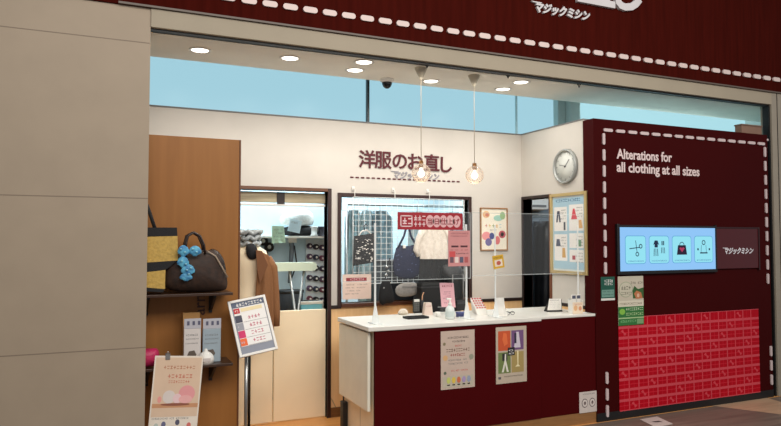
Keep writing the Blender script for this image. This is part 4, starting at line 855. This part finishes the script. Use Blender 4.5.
def yarnp(mb, w_, h_, y):
    RC(mb, w_, h_, y, .03, .02, .97, .74, c_(226, 196, 168)); z = lambda v: (1-v)*h_; Y = y-.0007
    lines(mb, .2*w_, .85*w_, z(.16), .04*h_, Y, c_(186, 120, 90), 1, 1); lines(mb, .3*w_, .8*w_, z(.27), .045*h_, Y, c_(200, 110, 90), 2, .9); lines(mb, .32*w_, .74*w_, z(.33), .03*h_, Y, c_(200, 110, 90), 4, .9)
    RC(mb, w_, h_, Y, .03, .58, .97, .63, c_(206, 150, 110))
    ell(mb, .36*w_, z(.5), .13*w_, .08*h_, Y, c_(226, 214, 206)); ell(mb, .53*w_, z(.52), .09*w_, .06*h_, Y-.001, c_(240, 206, 206)); ell(mb, .72*w_, z(.46), .17*w_, .1*h_, Y-.0005, c_(234, 160, 160)); ell(mb, .70*w_, z(.53), .14*w_, .05*h_, Y-.0015, c_(240, 180, 176)); ell(mb, .5*w_, z(.59), .3*w_, .015*h_, Y-.002, c_(150, 90, 70)); ell(mb, .17*w_, z(.53), .04*w_, .04*h_, Y, c_(236, 160, 150))
    lines(mb, .05*w_, .8*w_, z(.77), .02*h_, y, m_gray, 7)
    for k, (u, v, c) in enumerate(((.3, .83, (110, 110, 140)), (.4, .91, (150, 150, 160)), (.58, .81, (90, 90, 110)), (.66, .9, (210, 120, 120)), (.82, .85, (220, 120, 110)), (.9, .92, (100, 100, 120)), (.15, .85, (190, 200, 190)))): ell(mb, u*w_, z(v), .045*w_, .035*h_, y, c_(*c))
A_ = P(155, 357.5, y=4.585); w_p = P(203.5, 360, y=4.585).x-A_.x; h_p = .54
b = MB(); b.box(0, w_p, -.003, 0, -h_p, 0, mat((238, 226, 210), .6)); k0 = len(b.v)
mb2 = MB(); yarnp(mb2, w_p, h_p, -.003)
r0 = E('hanging_poster', (A_.x+w_p/2, 4.585, A_.z), 'peach and white poster hanging from the front of the lower shelf', 'poster')
T_ = Matrix.Translation((-w_p/2, 0, 0)); Rr = Matrix.Rotation(R(-4), 4, 'Y')
Rr = Matrix.Rotation(R(4.5), 4, 'Y')
b.tf(Rr @ T_); b.build('sheet', r0); mb2.tf(Rr @ Matrix.Translation((-w_p/2, 0, -h_p))); mb2.build('print', r0)
b = MB(); b.box(-.09, -.06, -.009, .012, -.02, .022, m_gray, .003); b.tube([(-.085, -.012, .02), (-.075, -.012, .036), (-.065, -.012, .02)], .003, m_metal, 6); b.build('clip', r0)

# ================================================================== TILTED SIGN STAND
Yk = 4.62
TL, TR, BR, BL = [P(*v, y=Yk+dy) for v, dy in (((225, 302), .10), ((263, 296), .10), ((279.5, 348), -.06), ((242, 358.5), -.06))]
r0 = E('sign_stand', (P(247, 350, y=Yk+.03).x, Yk+.05, 0), 'tilted white-framed menu sign on a thin metal pole', 'sign stand')
cU = ((TR-TL)+(BR-BL)).normalized(); cV = ((TL-BL)+(TR-BR)); cV = (cV-cU*cV.dot(cU)).normalized(); wS = ((TR-TL).length+(BR-BL).length)/2; hS = ((TL-BL).length+(TR-BR).length)/2
ctrS = (TL+TR+BL+BR)/4; nrm = cU.cross(cV)
MM = Matrix((( cU.x, -nrm.x, cV.x, ctrS.x), (cU.y, -nrm.y, cV.y, ctrS.y), (cU.z, -nrm.z, cV.z, ctrS.z), (0, 0, 0, 1)))
if MM.to_3x3() @ Vector((0, -1, 0)) @ Vector((0, -1, 0)) < 0: pass
b = MB(); fw = .018; x0, x1, z0, z1 = -wS/2, wS/2, -hS/2, hS/2
for (a, b_, c, d) in ((x0, x0+fw, z0, z1), (x1-fw, x1, z0, z1), (x0+fw, x1-fw, z0, z0+fw), (x0+fw, x1-fw, z1-fw, z1)): b.box(a, b_, -.014, .008, c, d, m_white, .003)
b.tf(MM); W(b, 'frame', r0)
b = MB(); b.box(x0+fw, x1-fw, -.008, .004, z0+fw, z1-fw, mat((130, 134, 146), .5)); b.tf(MM); W(b, 'backing', r0)
b = MB(); w2, h2 = wS-2*fw, hS-2*fw; X = x0+fw; Z = z0+fw; y = -.0085
def rc(u0, v0, u1, v1, m, yy=y): b.box(X+u0*w2, X+u1*w2, yy-.001, yy, Z+(1-v1)*h2, Z+(1-v0)*h2, m)
rc(.0, .0, 1, .1, c_(84, 92, 112)); lines(b, X+.15*w2, X+.95*w2, Z+.915*h2, .06*h2, y-.001, m_white, 3, 1)
rc(.04, .11, .98, .86, m_paper); rc(.04, .12, .22, .22, m_red, y-.001); rc(.25, .13, .9, .20, c_(236, 216, 170), y-.001); lines(b, X+.07*w2, X+.2*w2, Z+.81*h2, .04*h2, y-.002, m_white, 1, 1)
for k, c in enumerate(((60, 60, 76), (150, 150, 156), (206, 30, 96), (232, 100, 40))):
    v = .26+k*.15; rc(.04, v, .24, v+.14, c_(*c), y-.001); lines(b, X+.06*w2, X+.2*w2, Z+(1-v-.09)*h2, .04*h2, y-.002, c_(200, 190, 196), k, .6)
    b.text('Wonder', .085*h2, X+.6*w2, Z+(1-v-.10)*h2, y-.0012, c_(190, 60, 90), .01, 'c', .001, shear=.25) if False else lines(b, X+.42*w2, X+.82*w2, Z+(1-v-.095)*h2, .065*h2, y-.001, c_(190, 90, 110), k+20, 1)
    rc(.26, v+.14, .98, v+.145, m_gray, y-.001)
b.tf(MM); W(b, 'menu_sheet', r0)
px_, py_ = r0.location.x, Yk+.05
zc = P(247, 345, y=py_).z
b = MB(); b.tube([(px_, py_, .02), (px_, py_, zc)], .013, m_metal, 12); W(b, 'pole', r0)
b = MB(); b.tube([(px_, py_, zc-.01), tuple(ctrS-(-nrm if nrm.y < 0 else nrm)*-.01+Vector((0, .02, 0)))], .009, m_metal, 8); W(b, 'bracket', r0)
b = MB(); b.lathe([(0, .001), (.15, .001), (.15, .012), (.03, .02), (.014, .03)], m_metal, (px_, py_, 0), 32); W(b, 'base', r0)

# ================================================================== DOORWAY: HALF DOORS, DRESS FORM, COAT, WORKROOM
xm = P(273, 360, y=YB+.03).x; zt = P(300, 310, y=YB+.03).z
b = MB(); b.box(xm+.004, dx1-.004, YB+.02, YB+.05, .012, zt, m_cream, .004); setp(b.build('half_door'), 'right leaf of the cream half-height doors in the left doorway', 'door')
b = MB(); b.box(dx0+.004, xm-.004, YB+.02, YB+.05, .012, zt, m_cream, .004); setp(b.build('half_door'), 'left leaf of the cream half-height doors, behind the sign stand', 'door')
for o in [o for o in bpy.data.objects if o.name.startswith('half_door')]:
    me = o.data; c = sum((v.co for v in me.vertices), Vector())/len(me.vertices); c.z = .012
    for v in me.vertices: v.co -= c
    o.location = c
# roman blind at the door head
zb1 = P(280, 206, y=YB+.06).z
b = MB(); z = dz
r0 = E('roller_blind', ((dx0+dx1)/2, YB+.06, zb1), 'rolled-up beige blind across the head of the left doorway', 'blind')
b.box(dx0+.003, dx1-.003, YB+.05, YB+.08, zb1+.03, dz-.012, mat((196, 182, 150), .6, kind='plank', col2=(150, 136, 108), scale=3), .004); W(b, 'slats', r0)
b = MB(); b.box(dx0+.003, dx1-.003, YB+.045, YB+.085, zb1+.0, zb1+.018, m_white, .004); W(b, 'bottom_rail', r0)
b = MB(); x = P(279, 200, y=YB+.05).x; b.box(x-.02, x+.05, YB+.04, YB+.05, zb1+.018, dz-.012, m_dark); W(b, 'tape', r0)
Yf = 5.40
def LP(px, py, Y=Yf): q = P(px, py, y=Y); return q.x, q.z
fx, fz = LP(250, 262); r0 = E('dress_form', (fx, Yf, 0), 'cream dress form with a black neck cap in the left doorway', 'dress form')
b = MB(); b.lathe([(.0, 1.02), (.10, 1.02), (.12, 1.06), (.115, 1.15), (.10, 1.24), (.125, 1.36), (.135, 1.44), (.115, 1.51), (.06, 1.55), (.045, 1.60)], m_cream, (fx, Yf, 0), 28)
for i, v in enumerate(b.v): b.v[i] = Vector((fx+(v.x-fx)*1.15, Yf+(v.y-Yf)*.75, v.z))
W(b, 'torso', r0)
b = MB(); b.lathe([(.046, 1.60), (.05, 1.61), (.05, 1.63), (.03, 1.665), (0, 1.675)], m_black, (fx, Yf, 0), 20); W(b, 'neck_cap', r0)
b = MB(); b.tube([(fx, Yf, .03), (fx, Yf, 1.03)], .014, m_dkmetal); W(b, 'pole', r0)
b = MB(); b.lathe([(0, 0.001), (.15, .001), (.15, .02), (.02, .04)], m_dkmetal, (fx, Yf, 0), 28); W(b, 'base', r0)
c0 = P(250, 240, y=Yf+.02); r0 = E('ruffled_scarf', (c0.x, Yf, P(250, 250, y=Yf).z), 'silvery ruffled scarf around the neck of the dress form', 'scarf')
b = MB(); m_sil = mat((176, 182, 182), .4, kind='fabric', scale=6)
for k, (ra, zz) in enumerate(((.075, 238), (.085, 232.5), (.07, 244))):
    z = P(250, zz, y=Yf).z; b.tube([(fx+ra*math.cos(t)*(1+.12*math.sin(7*t+k)), Yf-.01+.8*ra*math.sin(t)*(1+.1*math.sin(5*t)), z+.012*math.sin(6*t+k)) for t in [2*math.pi*j/40 for j in range(41)]], .017, m_sil, 8)
W(b, 'ruffles', r0)
b = MB(); z = P(250, 262, y=Yf).z; b.pillow(smooth(OUT([(246, 244), (254, 243), (258, 250), (257, 259), (249, 260), (245, 252)], Yf-.1), 2), .03, m_blk, Yf-.11); W(b, 'black_corsage', r0)
m_coat = mat((138, 92, 54), .8, kind='fabric', col2=(128, 84, 48), scale=20)
c0 = P(266, 330, y=Yf-.08); r0 = E('coat', (c0.x, Yf-.08, c0.z), 'open camel brown coat draped over the right side of the dress form', 'garment')
b = MB(); b.cloth(OUT([(258, 251), (257, 270), (255, 300), (256, 331)], Yf-.13), OUT([(262, 252), (270, 256), (273, 280), (274, 331)], Yf-.13), m_coat, Yf-.13, .012, 1.5, th=.02); W(b, 'front', r0)
b = MB(); b.tube([(x, Yf-.09, z) for x, z in OUT([(266, 259), (272, 268), (274, 290), (275.5, 312), (275.5, 326)], Yf-.09)], .05, m_coat, 14, r1=.034); W(b, 'sleeve', r0)
b = MB(); b.prism(OUT([(256, 250), (262, 251), (268, 265), (260, 284), (257, 268)], Yf-.165), Yf-.166, Yf-.158, mat((118, 74, 40), .75)); W(b, 'lapel', r0)
# sleeve board on its stand
Yi = 6.0; a, c = P(277, 268, y=Yi), P(316, 268, y=Yi); zt = (P(300, 262, y=Yi).z+P(300, 271, y=Yi).z)/2
r0 = E('ironing_board', ((a.x+c.x)/2, Yi, 0), 'narrow pale green ironing board standing behind the half doors', 'ironing board')
b = MB(); rr(b, a.x-.12, c.x, zt-.04, zt+.04, .035, Yi-.03, Yi+.03, mat((212, 224, 200), .7)); W(b, 'padded_top', r0)
b = MB()
for dxx in (-.12, .12): b = MB(); b.tube([((a.x+c.x)/2+dxx, Yi, .01), ((a.x+c.x)/2-dxx*.6, Yi, zt-.033)], .012, m_metal, 8); W(b, 'leg', r0)
# shelf in the workroom with things on it
Yw = 6.55; zsh = P(290, 236, y=Yw).z; xa, xb_ = P(262, 236, y=Yw).x, P(338, 236, y=Yw).x
r0 = E('workroom_shelf', ((xa+xb_)/2, Yw+.15, 0), 'white shelf unit in the workroom seen through the left doorway', 'shelf')
b = MB(); b.box(xa-.5, xb_, Yw, Yw+.34, zsh-.022, zsh, m_white, .002); W(b, 'shelf_board', r0)
for x in (xa-.5, xb_-.02): b = MB(); b.box(x, x+.02, Yw+.01, Yw+.33, 0, 2.2, m_white); W(b, 'side_upright', r0)
b = MB(); b.box(xa-.48, xb_-.02, Yw+.322, Yw+.33, .3, 2.2, mat((176, 200, 212), .7)); W(b, 'back_board', r0)
def onshelf(x): return P(x, 230, y=Yw+.1).x
b = MB(); b.pillow(smooth([(-.17, .01), (.17, .0), (.2, .08), (.16, .17), (.02, .19), (-.1, .15), (-.18, .10)], 2), .10, mat((222, 224, 220), .6, kind='fabric')); 
b.v = [v+Vector((0, 0, .0)) for v in b.v]; setp(b.build('rolled_fabric', None, (onshelf(297), Yw+.13, zsh+.10)), 'bundle of rolled white fabric on top of the dark clothes in the workroom', 'fabric')
b = MB(); b.pillow(smooth([(-.22, .0), (.26, 0), (.28, .05), (.2, .11), (-.16, .11), (-.24, .05)], 2), .11, m_blk); setp(b.build('folded_clothes', None, (onshelf(303), Yw+.15, zsh+.001)), 'pile of folded dark clothes on the workroom shelf', 'garment')
b = MB(); a = P(293, 232, y=Yw); b.box(-.06, .07, -.004, 0, 0, .13, mat((206, 226, 236), .6)); lines(b, -.04, .05, .09, .015, -.004, m_gray, 1); b.tf(Matrix.Rotation(R(12), 4, 'Y')); setp(b.build('paper_slip', None, (a.x, Yw-.002, a.z+.0)), 'pale blue paper slip over the white roll on the workroom shelf', 'paper')
b = MB(); a = P(271, 243.5, y=Yw); c = P(285, 226, y=Yw)
b.cloth([(0, c.z-a.z), (.0, 0)], [(c.x-a.x-.02, c.z-a.z), (c.x-a.x, .01)], mat((196, 222, 196), .7), 0, .01, 1.5, th=.004)
for k in range(4): lines(b, .02, c.x-a.x-.03, .03+k*.035, .012, -.014, c_(110, 140, 120), k)
setp(b.build('order_slip', None, (a.x, Yw-.03, a.z)), 'pale green order slip pinned to the workroom shelf edge', 'paper')
for k, (px, c, lb) in enumerate(((312, (226, 228, 226), 'white cup-like spool at the right of the workroom shelf'), (319, (60, 60, 70), 'dark spool at the right end of the workroom shelf'))):
    b = MB(); b.lathe([(0, 0), (.04, 0), (.04, .01), (.03, .02), (.03, .08), (.04, .09), (.04, .1), (0, .1)], c_(*c), seg=18); setp(b.build('thread_cone', None, (onshelf(px), Yw+.02, zsh+.001)), lb, 'thread spool')
# peg board with thread spools
xa2, xb2 = P(307, 270, y=7.0).x, P(329, 270, y=7.0).x
r0 = E('spool_rack', ((xa2+xb2)/2, Yw+.31, 1.06), 'rack of small dark thread spools at the right of the workroom shelf unit', 'rack')
zA, zB = P(315, 243, y=Yw+.28).z, P(315, 303, y=Yw+.28).z
b = MB(); b.box(P(306, 270, y=Yw+.3).x, xb_-.022, Yw+.305, Yw+.32, zB-.04, zA+.04, mat((206, 214, 216), .6)); W(b, 'board', r0)
cl = [(70, 50, 70), (44, 44, 56), (96, 70, 96), (60, 66, 84), (120, 60, 80), (40, 40, 44)]
for i in range(6):
    for k in range(3):
        q = P(310.5+k*6.3, 246+i*10.6+k*.8, y=Yw+.25); b = MB()
        b.lathe([(0, -.052), (.02, -.052), (.02, -.045), (.031, -.04), (.031, 0), (.0, 0)], c_(*cl[(i*2+k) % 6]), (q.x, Yw+.304, q.z), 14, 'y'); b.lathe([(0, -.056), (.012, -.056), (.012, -.0521), (0, -.0521)], m_white, (q.x, Yw+.304, q.z), 12, 'y')
        W(b, 'spool', r0)
for (px, py, lb) in ((264, 241, 'topmost of the dark tape rolls left of the hanging shears'), (270, 247, 'middle dark tape roll, set to the right of its neighbours'), (264, 254, 'dark tape roll just above the lowest one'), (269, 262, 'lowest of the dark tape rolls near the coat')):
    q = P(px, py, y=Yw+.26); b = MB(); b.lathe([(.022, -.04), (.05, -.04), (.05, 0), (.022, 0), (.022, -.04)], m_blk, seg=20, axis='y'); b.lathe([(0, -.03), (.022, -.03), (.022, -.001), (0, -.001)], m_white, seg=14, axis='y')
    setp(b.build('tape_roll', None, (q.x, Yw+.319, q.z)), lb, 'tape roll')
q = P(291, 242, y=Yw+.2); r0 = E('pressing_tool', (q.x, Yw+.2, q.z), 'long grey tool with a dark strap hanging below the workroom shelf', 'tool')
b = MB(); b.tube([(q.x, Yw+.2, zsh-.024), (q.x+.01, Yw+.2, zsh-.12), (q.x-.015, Yw+.2, P(291, 283, y=Yw+.2).z)], .03, mat((96, 104, 112), .5), 10, r1=.018); W(b, 'shaft', r0)
b = MB(); z = P(290, 238, y=Yw+.16).z; b.box(q.x-.04, q.x+.05, Yw+.155, Yw+.165, z-.05, z+.03, m_white, .003); W(b, 'tag', r0)
b = MB(); b.tube([(q.x+.03, Yw+.18, zsh-.1), (q.x+.06, Yw+.18, zsh-.3), (q.x+.0, Yw+.18, zsh-.45)], .008, m_black, 6); W(b, 'strap', r0)
# waste bin on a stool behind half doors
a, c = P(281, 308, y=6.35), P(303, 290, y=6.35)
zb3 = .62
r0 = E('work_stool', ((a.x+c.x)/2, 6.4, 0), 'low workroom bench under the black bin behind the half doors', 'bench')
b = MB(); b.box(a.x-.05, c.x+.42, 6.20, 6.55, zb3-.03, zb3, m_orange, .003); W(b, 'seat', r0)
for x in (a.x-.04, c.x+.38):
    for y_ in (6.21, 6.51): b = MB(); b.box(x, x+.03, y_, y_+.03, 0, zb3-.03, m_dark); W(b, 'leg', r0)
b = MB(); b.lathe([(0, 0), (.10, 0), (.125, c.z-zb3), (.118, c.z-zb3), (.095, .01), (0, .01)], m_blk, seg=24); b.lathe([(.125, c.z-zb3-.03), (.132, c.z-zb3-.03), (.132, c.z-zb3), (.125, c.z-zb3)], m_black, seg=24)
setp(b.build('black_bin', None, ((a.x+c.x)/2, 6.4, zb3+.001)), 'black bin seen above the cream half doors', 'bin')
b = MB(); q = P(312, 301, y=6.3); hz = q.z-zb3; b.box(-.12, .10, -.07, .07, 0, hz, mat((120, 196, 214), .6), .01); b.box(-.125, .105, -.075, .075, hz-.03, hz, m_white, .004)
setp(b.build('blue_basket', None, (q.x, 6.34, zb3+.001)), 'light blue basket just showing over the right half door', 'basket')
# garments on a rail behind the service window
Yr = 6.5; zr = 1.98; rx0, rx1 = P(347, 210, y=Yr).x, P(470, 210, y=Yr).x
r0 = E('garment_rack', ((rx0+rx1)/2, Yr, 0), 'steel clothes rack in the workroom behind the service window', 'clothes rack')
b = MB(); b.tube([(rx0, Yr, zr), (rx1, Yr, zr)], .013, m_metal); W(b, 'rail', r0)
for x in (rx0, rx1): b = MB(); b.tube([(x, Yr, .0), (x, Yr, zr+.01)], .013, m_metal); W(b, 'post', r0); b = MB(); b.tube([(x, Yr-.22, .02), (x, Yr+.22, .02)], .016, m_metal); W(b, 'foot', r0)
gcol = [(150, 186, 194), (186, 218, 226), (130, 166, 180), (206, 230, 238), (176, 210, 222), (206, 230, 236), (160, 196, 208), (214, 232, 238), (180, 214, 226), (206, 228, 234)]
gl = ['at the far left of the rail', 'second from the left', 'third from the left', 'beside the middle', 'left of the middle', 'fourth from the left', 'behind the navy tote', 'behind the cream blouse', 'at the far right of the rail', 'beyond it']
ng = len(gcol)
for k in (0, 1, 2, 5, 8):
    x = rx0+.08+(rx1-rx0-.16)*k/(ng-1); r1 = E('covered_garment', (x, Yr, zr), 'pale bluish garment cover on the workroom rack, '+gl[k], 'garment'); hw = .10+.02*(k % 3); L_ = 1.0+.08*((k*5) % 4)
    b = MB(); b.cloth([(-hw*.5, -.06), (-hw, -.14), (-hw*1.05, -L_)], [(hw*.5, -.06), (hw, -.14), (hw*1.05, -L_)], mat(gcol[k], .35, kind='fabric', scale=1.2, col2=tuple(int(v*.72) for v in gcol[k])), -.0, .03, 3, th=.02)
    b.tf(Matrix.Rotation(R(20 if k % 2 else -15), 4, 'Z')); b.build('cover', r1)
    b = MB(); b.tube([(0, 0, -.06), (0, 0, -.0), (.006, .0, .02), (.0, 0, .03), (-.016, 0, .015)], .003, m_metal, 6); b.build('hook', r1)
xa, xb_ = P(386, 280, y=5.9).x, P(470, 280, y=5.9).x
r0 = E('dark_cabinet', ((xa+xb_)/2, 6.05, 0), 'dark cabinet in the workroom just behind the window, below the garments', 'cabinet')
zt = P(400, 262, y=5.82).z
b = MB(); b.box(xa, xb_-.03, 5.82, 6.25, .0, zt, mat((44, 46, 50), .6), .006); W(b, 'body', r0)
b = MB(); b.box(xa-.01, xb_-.02, 5.81, 6.26, zt, zt+.02, mat((60, 60, 64), .5), .003); W(b, 'top', r0)
for k in range(3): b = MB(); b.box(xa+.02, xb_-.05, 5.805, 5.82, .1+k*.4, .46+k*.4, mat((38, 40, 44), .5), .004); W(b, 'drawer', r0)
# side room rack
Xr = 4.55; ya, yb_ = 4.95, 7.0
r0 = E('garment_rack', (Xr, (ya+yb_)/2, 0), 'steel clothes rack inside the side doorway full of covered clothes', 'clothes rack')
b = MB(); b.tube([(Xr, ya, 1.86), (Xr, yb_, 1.86)], .014, m_metal); W(b, 'rail', r0)
for y_ in (ya, yb_): b = MB(); b.tube([(Xr, y_, 0), (Xr, y_, 1.875)], .014, m_metal); W(b, 'post', r0); b = MB(); b.tube([(Xr-.22, y_, .02), (Xr+.22, y_, .02)], .016, m_metal); W(b, 'foot', r0)
sc_ = [(28, 32, 38), (24, 26, 30), (40, 46, 54), (30, 30, 36), (34, 38, 44), (26, 28, 32), (56, 66, 78), (170, 188, 198), (150, 170, 182), (110, 134, 148), (170, 190, 200), (130, 154, 168)]
sl = ['nearest the shop front', 'second from the shop front', 'third from the shop front', 'fourth from the shop front', 'fifth from the shop front', 'sixth from the shop front', 'sixth from the far end', 'fifth from the far end', 'fourth from the far end', 'third from the far end', 'second from the far end', 'at the far end']
for k in range(12):
    y_ = ya+.1+(yb_-ya-.2)*k/11; r1 = E('covered_garment', (Xr, y_, 1.86), ('dark' if k < 6 else 'blue-grey')+' garment on the side room rack, '+sl[k], 'garment', rot=(0, 0, R(8 if k % 2 else -6)))
    b = MB(); L_ = 1.25+.1*((k*7) % 3); b.cloth([(-.1, -.05), (-.22, -.12), (-.23, -L_)], [(.1, -.05), (.22, -.12), (.23, -L_)], mat(sc_[k], .3, kind='fabric', scale=1.0, col2=tuple(int(v*.6) for v in sc_[k])), 0, .025, 4, th=.02); b.build('cover', r1)
    b = MB(); b.tube([(0, 0, -.05), (0, 0, 0), (0, .006, .02), (0, 0, .03), (0, -.016, .015)], .003, m_metal, 6); b.build('hook', r1)
q = P(532, 207, x=4.6)
r0 = E('air_conditioner', (5.0, 7.05, 2.0), 'pale wall unit high inside the side room', 'air conditioner')
b = MB(); b.box(4.5, 5.4, 6.98, 7.19, 2.0, 2.28, m_white, .02); W(b, 'body', r0)
b = MB(); b.box(4.55, 5.35, 6.97, 6.981, 2.03, 2.06, m_gray); W(b, 'vent', r0)
# thin cable on the wainscot left of the counter
b = MB(); b.tube([(v.x, YB-.006, v.z) for v in (P(328, 395, y=YB), P(332, 400, y=YB), P(336, 408, y=YB))], .0025, m_gray, 6)
q = P(332, 400, y=YB); S(b, 'wall_cable', (q.x, YB-.006, q.z), 'thin cable running down the wood wainscot left of the counter', 'cable')

# ================================================================== GROUPS OF REPEATS, DEEPER PARTS
GR = {'ceiling_downlight': 'round downlights in the shop ceiling', 'pendant_lamp': 'amber globe pendants over the counter', 'acrylic_screen': 'clear screens standing on the counter',
      'wall_hook': 'hooks holding the wire grid', 'triangle_marker': 'triangle markers under the ceiling edge', 'half_door': 'cream half doors in the left doorway',
      'tape_roll': 'tape rolls on the workroom shelf back', 'wall_shelf': 'dark shelves on the brown partition', 'thread_cone': 'thread spools on the workroom shelf'}
SUB = {'stitch': 'board', 'lettering': 'board', 'plaid_sheet': 'board', 'screw_cap': 'board', 'scarf_print': 'scarf', 'white_print': 'body', 'charm': 'cord', 'label_wrap': 'body', 'key': 'body', 'printing': 'packet', 'hour_mark': 'dial', 'logo': 'logo_plate', 'print': 'sheet', 'tag_and_dots': 'body', 'lapel': 'front', 'piping': 'body', 'hinge': 'folding_flap', 'drawer': 'body', 'spool': 'board'}
for o in list(COL.objects):
    base = o.name.split('.')[0]
    if o.parent is None:
        if base in GR: o['group'] = GR[base]
        if base == 'covered_garment': o['group'] = 'covered clothes on the side room rack' if o.location.x > XS else 'covered clothes on the workroom rack'
        if base == 'wall_poster' and 'counter front' in o['label']: o['group'] = 'posters on the counter front'
    elif base in SUB and o.parent.parent is None:
        for c in o.parent.children:
            if c.name.split('.')[0] == SUB[base]: o.parent = c; break
